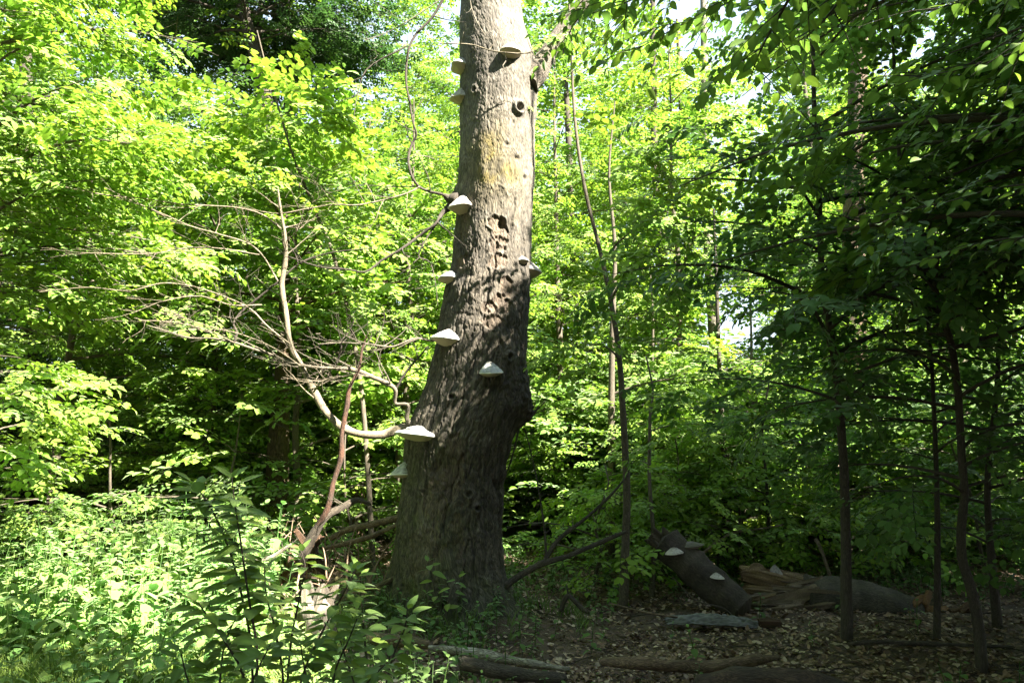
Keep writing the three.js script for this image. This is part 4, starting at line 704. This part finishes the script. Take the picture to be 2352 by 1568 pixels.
bracket(at(1781, 1316, -8.15), V(0, 0, 1), pxSize(30, -8.15), { h: 0.6, depth: 0.5, belly: 0.1, seed: 17, tone: [0.3, 0.28, 0.24], label: 'rounded grey brown fungus on top of the torn yellowish wood' });
for (const [label, x0, y0, x1, y1, w, c, z] of [['orange brown rotten wood lump at the right end of the fallen trunk', 2085, 1408, 2180, 1420, 58, [[0.5, 0.27, 0.1], [0.32, 0.19, 0.1]], -8], ['brown earthy log beyond the saplings near the right edge', 2190, 1425, 2330, 1428, 46, [[0.3, 0.17, 0.09], [0.16, 0.1, 0.06]], -7.9]]) {
  const p = at(x0, y0, z), q = at(x1, y1, z), t = thing('rotten_log', label, 'log'); t.position.copy(p);
  mesh('stem', rebase([tube([p, p.clone().lerp(q, 0.5).add(V(0, -0.02, 0.03)), q], [0.8, 1, 0.85].map((k) => k * pxSize(w, z) / 2), { sides: 24, step: 0.02, rough: 0.3, seed: x0, tint: woodTint(...c, 3), knots: 0.25 })], t.position)[0], M.rotWood, t);
  for (let i = 0; i < 4; i++) { const m = mesh('splinter', splinter(0.22, 0.06, 0.07, x0 + i, ...c), M.rotWood, t); m.position.set(i * 0.09 - 0.1, 0.08 + 0.03 * i, 0.1); m.rotation.set(0.2 * i, 0.3 * i, 0.15 * i - 0.2); }
}
{ // slab of bark
  const t = thing('bark_slab', 'curved slab of blue grey fissured bark on the litter in front of the fallen trunk', 'bark'), c = at(1650, 1440, -7.0); c.y = groundY(c.x, c.z) + 0.05; t.position.copy(c); t.rotation.y = -0.12;
  const L = 0.95, n = 80, m = 22, pos = [], col = [], uv = [], idx = [];
  for (const k of [0, 1]) for (let i = 0; i <= n; i++) for (let j = 0; j <= m; j++) {
    const f = i / n, a = (j / m - 0.5) * 1.9, e = 1 - 0.5 * Math.pow(Math.abs(f - 0.45) * 1.9, 3) + 0.12 * N(f * 9, j * 0.2, 3), R = 0.15 * e - k * 0.02;
    const crack = Math.max(0, 1 - Math.abs(N(f * 5, j * 0.55, 7)) / 0.14), d = k ? 0 : 0.012 * fbm(f * 14, j * 0.7, 2, 3) - 0.014 * crack;
    pos.push((f - 0.5) * L + 0.02 * N(j * 0.5, f > 0.5 ? 1 : 5, 3) * (Math.abs(f - 0.5) > 0.45 ? 2 : 0), Math.cos(a) * (R + d) - 0.06 - f * 0.02, Math.sin(a) * (R + d)); uv.push(f * L, a * 0.15);
    const v = (0.75 + 0.5 * N(f * 20, j, 5)) * (1 - 0.5 * crack); col.push(...(k ? [0.1, 0.07, 0.05] : [0.16 * v, 0.158 * v, 0.16 * v]));
  }
  const w = m + 1, B = (n + 1) * w; for (let i = 0; i < n; i++) for (let j = 0; j < m; j++) { const a = i * w + j; idx.push(a, a + 1, a + w, a + 1, a + w + 1, a + w, B + a, B + a + w, B + a + 1, B + a + 1, B + a + w, B + a + w + 1); }
  for (let i = 0; i < n; i++) for (const j of [0, m]) { const a = i * w + j; idx.push(a, a + w, B + a, B + a, a + w, B + a + w); }
  for (let j = 0; j < m; j++) for (const i of [0, n]) { const a = i * w + j; idx.push(a, B + a, a + 1, a + 1, B + a, B + a + 1); }
  const g = new THREE.BufferGeometry(); g.setAttribute('position', new THREE.Float32BufferAttribute(pos, 3)); g.setAttribute('color', new THREE.Float32BufferAttribute(col, 3)); g.setAttribute('uv', new THREE.Float32BufferAttribute(uv, 2)); g.setIndex(idx); g.computeVertexNormals();
  mesh('slab', g, std(lin(1, 1, 1), { vertexColors: true, side: THREE.DoubleSide, roughness: 0.8 }), t);
  const c2 = mesh('broken_end', splinter(0.2, 0.06, 0.14, 611, [0.14, 0.06, 0.03], [0.08, 0.045, 0.03]), M.rotWood, t); c2.position.set(0.46, 0.03, 0.03);
}

/* ------------------------------------------------------------------ leaf litter, herbs, grass */
{
  const rnd = mulberry(811), geos = [0, 1, 2].map((k) => { const A = newA(), r = mulberry(820 + k); pushLeaf(A, V(-0.5, 0, 0), V(1, 0, 0), UPV, 1, 0.62, [1, 1, 1], { fold: 0.2 + 0.5 * r(), droop: -0.35 + 0.5 * r() }); return fromArrays(A); });
  const sets = [[], [], []];
  for (let i = 0; i < 52000; i++) {
    const z = -3.6 - Math.pow(rnd(), 1.2) * 9.5, x = lerp(-1.9, 0.8 * -z, rnd()), left = rnd() < 0.08;
    const X = left ? -5 - rnd() * 4.5 : x, Z = left ? -9 - rnd() * 5 : z;
    if (!left && 0.9 * fbm(X * 0.9, Z * 0.9, 71) + 0.6 * N(X * 3, Z * 3, 5) + 0.85 < rnd() * (X < 0.2 ? 1.6 : 1.05)) continue;
    if (Math.hypot(X - TX, Z - TZ) < 0.6) continue;
    const s = 0.022 + 0.055 * rnd() * rnd() + 0.012 * rnd(), y = groundY(X, Z) + 0.006 + 0.022 * rnd(), k = clamp(rnd() + 0.35 * N(X * 1.1, Z * 1.1, 33), 0, 1);
    _q.setFromEuler(new THREE.Euler((rnd() - 0.5) * 1.1, rnd() * 6.28, (rnd() - 0.5) * 1.0, 'YXZ'));
    const v = 0.6 + 0.7 * rnd(), c = k < 0.3 ? [0.36, 0.28, 0.2] : k < 0.7 ? [0.22, 0.145, 0.09] : [0.12, 0.07, 0.042];
    sets[Math.floor(rnd() * 3)].push([new THREE.Matrix4().compose(V(X, y, Z), _q, V(s, s, s)), lin(c[0] * v, c[1] * v, c[2] * v)]);
  }
  const sticks = []; for (let i = 0; i < 280; i++) { const z = -4.2 - rnd() * 5, x = lerp(-0.6, 0.75 * -z, rnd()), a = rnd() * 6.28, L = 0.1 + 0.4 * rnd() * rnd(), p = V(x, groundY(x, z) + 0.025, z), e = V(x + Math.cos(a) * L, 0, z + Math.sin(a) * L); e.y = groundY(e.x, e.z) + 0.03 + 0.03 * rnd(); sticks.push(tube([p, p.clone().lerp(e, 0.5).add(V(0.02 * rnd(), 0.02, 0.03 * rnd())), e], [0.006 * (0.4 + rnd()), 0.004, 0.002], { sides: 4, step: 0.08, tip: false })); }
  const t = new THREE.Group(); t.name = 'leaf_litter'; t.userData = { kind: 'stuff', label: 'brown dry fallen leaves strewn over the shaded forest floor', category: 'leaf litter' }; scene.add(t);
  sets.forEach((set, k) => { const im = new THREE.InstancedMesh(geos[k], M.litter, set.length); im.name = 'dry_leaf'; im.userData.kind = 'stuff'; im.castShadow = im.receiveShadow = true; set.forEach(([m, c], i) => { im.setMatrixAt(i, m); im.setColorAt(i, c); }); t.add(im); });
  mesh('small_stick', mergeGeometries(sticks), M.darkLimb, t, 'stuff');
}
// upright herb with leaves in opposite pairs
function herbGeo(seed, { h = 0.7, nodes = 8, leaf = 0.085, ratio = 0.5, first = 0.15 } = {}) {
  const rnd = mulberry(seed), A = newA(); let p = V(0, 0, 0), lean = V((rnd() - 0.5) * 0.25, 1, (rnd() - 0.5) * 0.25).normalize();
  for (let i = 1; i <= nodes; i++) {
    lean.add(V((rnd() - 0.5) * 0.12, 0, (rnd() - 0.5) * 0.12)).normalize(); const q = p.clone().addScaledVector(lean, h / nodes); pushTwig(A, p, q, 0.0035, [0.5, 0.62, 0.35]); p = q;
    if (i / nodes < first) continue;
    const a0 = (i % 2) * 1.571 + rnd() * 0.5, f = i / nodes, len = leaf * (f > 0.85 ? 0.55 : 0.7 + 0.5 * Math.sin(f * 3)) * (0.8 + 0.4 * rnd());
    for (const s of [0, Math.PI]) { const a = a0 + s + (rnd() - 0.5) * 0.4, e = (f > 0.85 ? 0.7 : 0.15) - rnd() * 0.6, d = V(Math.cos(a) * Math.cos(e), Math.sin(e), Math.sin(a) * Math.cos(e)), nn = UPV.clone().addScaledVector(V(rnd() - 0.5, 0, rnd() - 0.5), 0.4); nn.addScaledVector(d, -nn.dot(d)).normalize(); const v = 0.8 + 0.4 * rnd(); pushLeaf(A, p.clone().addScaledVector(d, 0.012), d, nn, len, len * ratio, [v, v, v * 0.95], { fold: 0.25, droop: 0.25 * rnd() + 0.1 }); }
  }
  return fromArrays(A);
}
{
  const rnd = mulberry(901), geos = [1, 2, 3, 4, 5].map((k) => herbGeo(900 + k, { h: 0.8 + 0.03 * k, leaf: 0.135, nodes: 7, ratio: 0.56 })), f = new Foliage(geos, M.herb), t = new THREE.Group();
  t.name = 'nettle_patch'; t.userData = { kind: 'stuff', label: 'sunlit dense patch of pale green nettles at lower left', category: 'nettles' }; scene.add(t);
  for (let i = 0; i < 1800; i++) {
    const z = -3.9 - rnd() * 5.2, x = -0.4 - rnd() * 7.6, edge = -1.25 - 0.25 * N(z * 1.3, 4) - 1.15 * sstep(-z, 5.6, 6.6);
    if (x > edge || x < -0.78 * -z) continue;
    const far = sstep(z, -3.8, -7.6), sx = seenAt(V(x, 0, z))[0];
    if (z < -8.3 + Math.max(0, -x - 4.6) * 1.1) continue;          // bare ground beyond
    if (z > -5.4 && x < -2.6 && rnd() < 0.75) continue;           // grass corner
    const s = lerp(0.6, 1.1, far) * (0.7 + 0.5 * rnd()) * lerp(1, 0.6, sstep(-x, 4.6, 6.5)) * lerp(0.6, 1, sstep(-x, 1.2, 2.6)), g = lin(0.14 + 0.07 * rnd(), 0.26 + 0.08 * rnd(), 0.06 + 0.02 * rnd());
    f.add(V(x, groundY(x, z) - 0.02, z), rnd() * 6.28, (rnd() - 0.5) * 0.2, (rnd() - 0.5) * 0.2, s, g, rnd);
  }
  f.build('nettle', t, V(0, 0, 0));
}
{ // grass at the corner and thin blades elsewhere
  const rnd = mulberry(951), blade = (k) => { const A = newA(), r = mulberry(960 + k); for (let i = 0; i < 14; i++) { const a = r() * 6.28, e = 1.05 + 0.4 * r(), d = V(Math.cos(a) * Math.cos(e), Math.sin(e), Math.sin(a) * Math.cos(e)), n = V(-Math.cos(a) * Math.sin(e), Math.cos(e), -Math.sin(a) * Math.sin(e)), v = 0.8 + 0.4 * r(); pushLeaf(A, V((r() - 0.5) * 0.1, 0, (r() - 0.5) * 0.1), d, n, 0.1 + 0.14 * r(), 0.006, [v, v, v * 0.8], { droop: 0.4 * r(), fold: 0 }); } return fromArrays(A); };
  const f = new Foliage([0, 1, 2].map(blade), M.herb), t = new THREE.Group(); t.name = 'grass'; t.userData = { kind: 'stuff', label: 'short bright grass and small weeds in the lower left corner', category: 'grass' }; scene.add(t);
  for (let i = 0; i < 3200; i++) { const z = -3.8 - rnd() * 3.2, x = -1.4 - rnd() * 4; if (x < -0.78 * -z || (rnd() < 0.5 && x > -2.4)) continue; f.add(V(x, groundY(x, z) - 0.01, z), rnd() * 6.28, 0, 0, 0.7 + 0.6 * rnd(), lin(0.2, 0.3, 0.05), rnd); }
  for (let i = 0; i < 45; i++) { const a = rnd() * 6.28, R = 0.65 + rnd() * 0.9, x = TX + Math.cos(a) * R, z = TZ + Math.abs(Math.sin(a)) * R; f.add(V(x, groundY(x, z) - 0.01, z), rnd() * 6.28, 0, 0, 0.8 + 0.5 * rnd(), lin(0.12, 0.2, 0.04), rnd); }
  f.build('grass_tuft', t, V(0, 0, 0));
}
{ // low green cover near the trunk foot and scattered on the litter
  const rnd = mulberry(971), geos = [1, 2, 3].map((k) => herbGeo(980 + k, { h: 0.22, nodes: 4, leaf: 0.06, ratio: 0.6, first: 0 })), f = new Foliage(geos, M.herb), t = new THREE.Group();
  t.name = 'ground_cover'; t.userData = { kind: 'stuff', label: 'low dark green herbs around the foot of the great trunk and on the litter', category: 'ground cover' }; scene.add(t);
  for (let i = 0; i < 2600; i++) {
    const z = -4.2 - rnd() * 7, x = -1.8 + rnd() * 8; if (x > -0.8 * z) continue;
    const near = Math.exp(-(((x - TX + 0.25) ** 2) / 1.1 + ((z - TZ - 0.7) ** 2) / 1.6)), back = sstep(-z, 7.9, 9.2), l = sstep(-x, -0.5, 0.7);
    if (rnd() > 0.035 + 0.75 * near + 0.75 * back + 0.6 * l || Math.hypot(x - TX, z - TZ) < 0.62) continue;
    f.add(V(x, groundY(x, z) - 0.01, z), rnd() * 6.28, (rnd() - 0.5) * 0.4, (rnd() - 0.5) * 0.4, 0.6 + 0.8 * rnd(), varied(lin(0.1, 0.19, 0.04), rnd), rnd);
  }
  f.build('herb', t, V(0, 0, 0));
}

/* ------------------------------------------------------------------ near plants whose leaves can be told apart */
// a toothed leaf, base at the origin, along +x, upper side +y, length 1
function toothedLeaf(seed, ratio, color) {
  const r = mulberry(seed), n = 9, pos = [], col = [], idx = [], bend = 0.12 + 0.2 * r(), fold = 0.1 + 0.16 * r(), twist = (r() - 0.5) * 0.3;
  const put = (x, w) => { const y = fold * Math.abs(w) - bend * x * x + twist * w * x + 0.012 * Math.sin(x * 55) * Math.min(1, Math.abs(w) * 8); pos.push(x, y, w); const v = (w === 0 ? 1.12 : 0.95 + 0.06 * Math.sin(x * 55)); col.push(color[0] * v, color[1] * v, color[2] * v); };
  for (let i = 0; i <= n; i++) { const x = i / n, w = ratio / 2 * Math.pow(Math.sin(Math.PI * Math.pow(x, 0.8)), 0.75) * (1 - 0.25 * x) * (i % 2 ? 1.04 : 0.95); const e = i === 0 || i === n ? 0.002 : w; put(x, 0); put(x, e * 0.55); put(x + 0.02, e); put(x, -e * 0.55); put(x + 0.02, -e); }
  for (let i = 0; i < n; i++) { const a = i * 5, b = a + 5; idx.push(a, a + 1, b, b, a + 1, b + 1, a + 1, a + 2, b + 1, b + 1, a + 2, b + 2, a, b, a + 3, b, b + 3, a + 3, a + 3, b + 3, a + 4, b + 3, b + 4, a + 4); }
  const g = new THREE.BufferGeometry(); g.setAttribute('position', new THREE.Float32BufferAttribute(pos, 3)); g.setAttribute('color', new THREE.Float32BufferAttribute(col, 3)); g.setIndex(idx); g.computeVertexNormals(); return g;
}
const NEARLEAF = [0, 1, 2, 3, 4, 5, 6, 7].map((k) => toothedLeaf(1000 + k, 0.5, [[0.15, 0.25, 0.035], [0.11, 0.2, 0.035], [0.19, 0.28, 0.03], [0.13, 0.22, 0.04]][k % 4]));
const ROUNDLEAF = [0, 1, 2, 3, 4, 5, 6, 7].map((k) => toothedLeaf(1020 + k, 0.68, [[0.13, 0.24, 0.028], [0.1, 0.2, 0.03], [0.16, 0.27, 0.026], [0.12, 0.22, 0.03]][k % 4]));
M.nearLeaf = leafMat({ transmission: 0.5, clearcoat: 0.25, clearcoatRoughness: 0.35 });
function leafOn(t, p, d, up, len, rnd, set, base) {
  const n = up.clone().addScaledVector(d, -up.dot(d)).normalize(), s = d.clone().cross(n), m = mesh('leaf', set[Math.floor(rnd() * set.length)], M.nearLeaf, t);
  m.quaternion.setFromRotationMatrix(_m.makeBasis(d, n, s)); m.position.copy(p).sub(base); m.scale.setScalar(len);
}
function sapling(label, stems, z, leaf, seed, every) {
  const rnd = mulberry(seed), t = thing('cherry_sapling', label, 'sapling'), base = at(stems[0][0][0], stems[0][0][1], z); base.y = groundY(base.x, base.z); t.position.copy(base);
  stems.forEach((l, k) => {
    const zz = z + k * 0.12 - 0.1, pts = l.map(([x, y]) => at(x, y, zz)); pts.unshift(V(lerp(pts[0].x, base.x, 0.7), groundY(base.x, base.z) - 0.03, zz));
    mesh('stem', rebase([tube(pts, pts.map((_, i) => lerp(0.0065, 0.0025, i / (pts.length - 1))), { sides: 7, step: 0.04, tip: false })], base)[0], M.darkBark, t);
    const c = new THREE.CatmullRomCurve3(pts, false, 'centripetal'), L = c.getLength(), n = Math.round(L / every);
    let side = 1;
    for (let i = 1; i <= n; i++) { const u = 0.3 + 0.7 * i / n, p = c.getPoint(u), T = c.getTangent(u), a = i * 2.4 + rnd(), out = V(Math.cos(a), 0.1 - 0.45 * rnd() + (u > 0.9 ? 0.35 : 0), Math.sin(a) * 0.8).addScaledVector(T, u > 0.93 ? 0.6 : 0.2).normalize(); side = -side; leafOn(t, p.clone().addScaledVector(out, 0.006 + 0.03 * rnd()), out, V((rnd() - 0.5) * 0.7, 1, (rnd() - 0.5) * 0.7 + 0.2), leaf * (0.65 + 0.5 * rnd()) * (u > 0.93 ? 0.75 : 1), rnd, NEARLEAF, base); }
  });
  return t;
}
sapling('tallest cherry sapling in the foreground, its top leaves catching the sun', [[[578, 1500], [556, 1374], [540, 1310], [524, 1258], [508, 1215], [486, 1172], [468, 1142], [452, 1118]], [[590, 1500], [575, 1400], [560, 1300], [548, 1215], [538, 1150], [532, 1095]], [[560, 1560], [520, 1480], [480, 1420], [455, 1385]]], -3.2, 0.115, 1101, 0.027);
sapling('shaded bushy sapling right of the tallest one in the foreground', [[[660, 1568], [670, 1460], [690, 1360], [700, 1300], [690, 1262]], [[690, 1568], [740, 1450], [790, 1360], [815, 1310]], [[650, 1568], [630, 1440], [612, 1370], [606, 1300]]], -3.4, 0.1, 1102, 0.026);
sapling('low shaded sapling at the bottom edge below the rotten stump', [[[760, 1640], [770, 1540], [800, 1470], [820, 1420]], [[730, 1640], [700, 1540], [690, 1480]], [[790, 1640], [850, 1560], [890, 1520]]], -3.3, 0.095, 1103, 0.026);
sapling('small dark sapling at the bottom edge in front of the nettles', [[[500, 1660], [505, 1560], [515, 1480], [540, 1420]], [[470, 1660], [430, 1560], [415, 1500]], [[540, 1660], [590, 1540], [620, 1480]]], -3.1, 0.095, 1104, 0.028);

sapling('sapling with large bluish leaves close to the left foot of the great trunk', [[[850, 1600], [838, 1470], [830, 1380], [826, 1310]], [[820, 1600], [790, 1500], [772, 1440]], [[880, 1600], [905, 1500], [930, 1440], [935, 1400]]], -3.9, 0.12, 1105, 0.03);
sapling('small seedling growing against the front of the great trunk', [[[1010, 1420], [1000, 1360], [990, 1310], [983, 1290]], [[1020, 1420], [1040, 1350], [1055, 1322]]], -6.75, 0.13, 1106, 0.05);
// leafy branches hanging in from above right
function hanging(label, ways, z0, z1, leaf, seed, every, leafMax) {
  const rnd = mulberry(seed), t = thing('overhanging_branch', label, 'branch'), base = at(ways[0][0][0], ways[0][0][1], z0); t.position.copy(base); let count = 0;
  for (const w of ways) {
    const dz = (rnd() - 0.5) * 0.5, pts = w.map(([x, y], i) => at(x, y, lerp(z0, z1, i / (w.length - 1)) + dz)), rad = pts.map((_, i) => lerp(0.007, 0.002, i / (pts.length - 1)));
    const geos = [tube(pts, rad, { sides: 6, step: 0.05, tip: false })], runs = [[pts, 1]];
    const c = new THREE.CatmullRomCurve3(pts, false, 'centripetal'), L = c.getLength();
    for (let i = 0, s = 1; i < L / 0.16; i++) { const u = 0.15 + 0.8 * i / (L / 0.16), p = c.getPoint(u), T = c.getTangent(u); s = -s; const d = T.clone().add(V(s * T.z, -0.25 + 0.3 * (rnd() - 0.5), -s * T.x).multiplyScalar(0.9)).normalize(), q = p.clone().addScaledVector(d, 0.14), e = q.clone().addScaledVector(d.clone().add(V(0, -0.25, 0)).normalize(), 0.14 + 0.12 * rnd()); geos.push(tube([p, q, e], [0.003, 0.002, 0.0012], { sides: 4, step: 0.08, tip: false })); runs.push([[p, q, e], 0.9]); }
    mesh('twig', rebase([mergeGeometries(geos)], base)[0], M.darkBark, t, 'stuff');
    for (const [r, k] of runs) { const cc = new THREE.CatmullRomCurve3(r, false, 'centripetal'), LL = cc.getLength(), n = Math.max(2, Math.round(LL / every)); let s = 1; for (let i = 1; i <= n && count < leafMax; i++) { const u = i / n, p = cc.getPoint(u), T = cc.getTangent(u); s = -s; const d = T.clone().multiplyScalar(0.8).add(V(s * T.z, 0.1 - 0.6 * rnd(), -s * T.x)).normalize(); leafOn(t, p.clone().addScaledVector(d, 0.006), d, V((rnd() - 0.5) * 1.4, 1, (rnd() - 0.3) * 1.4), leaf * k * (0.7 + 0.5 * rnd()), rnd, ROUNDLEAF, base); count++; } }
  }
}
hanging('bright green large leaved branch hanging in at the top, right of the great trunk', [[[2000, -260], [1850, -120], [1700, -10], [1560, 60], [1450, 120]], [[1900, -160], [1800, 20], [1750, 110], [1720, 190]], [[1750, -200], [1600, -80], [1450, 0], [1360, 30]], [[2050, -200], [1950, -30], [1880, 60], [1810, 110]]], -2.3, -3.0, 0.07, 1201, 0.036, 298);
hanging('dark large leaved branch hanging in at the upper right corner', [[[2600, -100], [2450, 40], [2330, 120], [2200, 160], [2080, 180]], [[2600, 150], [2450, 230], [2330, 280], [2200, 300]], [[2650, -150], [2400, -60], [2250, -10], [2120, 30]]], -2.3, -3.0, 0.07, 1202, 0.06, 130);
hanging('dark branch with large leaves reaching in at the right edge, middle height', [[[2600, 420], [2450, 420], [2300, 430], [2150, 470], [1990, 500]], [[2600, 560], [2400, 540], [2250, 560], [2120, 600]]], -3.0, -3.7, 0.07, 1203, 0.065, 90);

hanging('sprays of fresh green leaves in front of the pale fork right of the great trunk', [[[1560, -260], [1450, -120], [1370, -10], [1310, 70], [1292, 125]], [[1480, -200], [1390, -60], [1330, 10], [1290, 50]], [[1620, -180], [1500, -20], [1420, 60], [1370, 130]]], -4.2, -4.8, 0.075, 1204, 0.05, 240);

renderer.render(scene, camera);
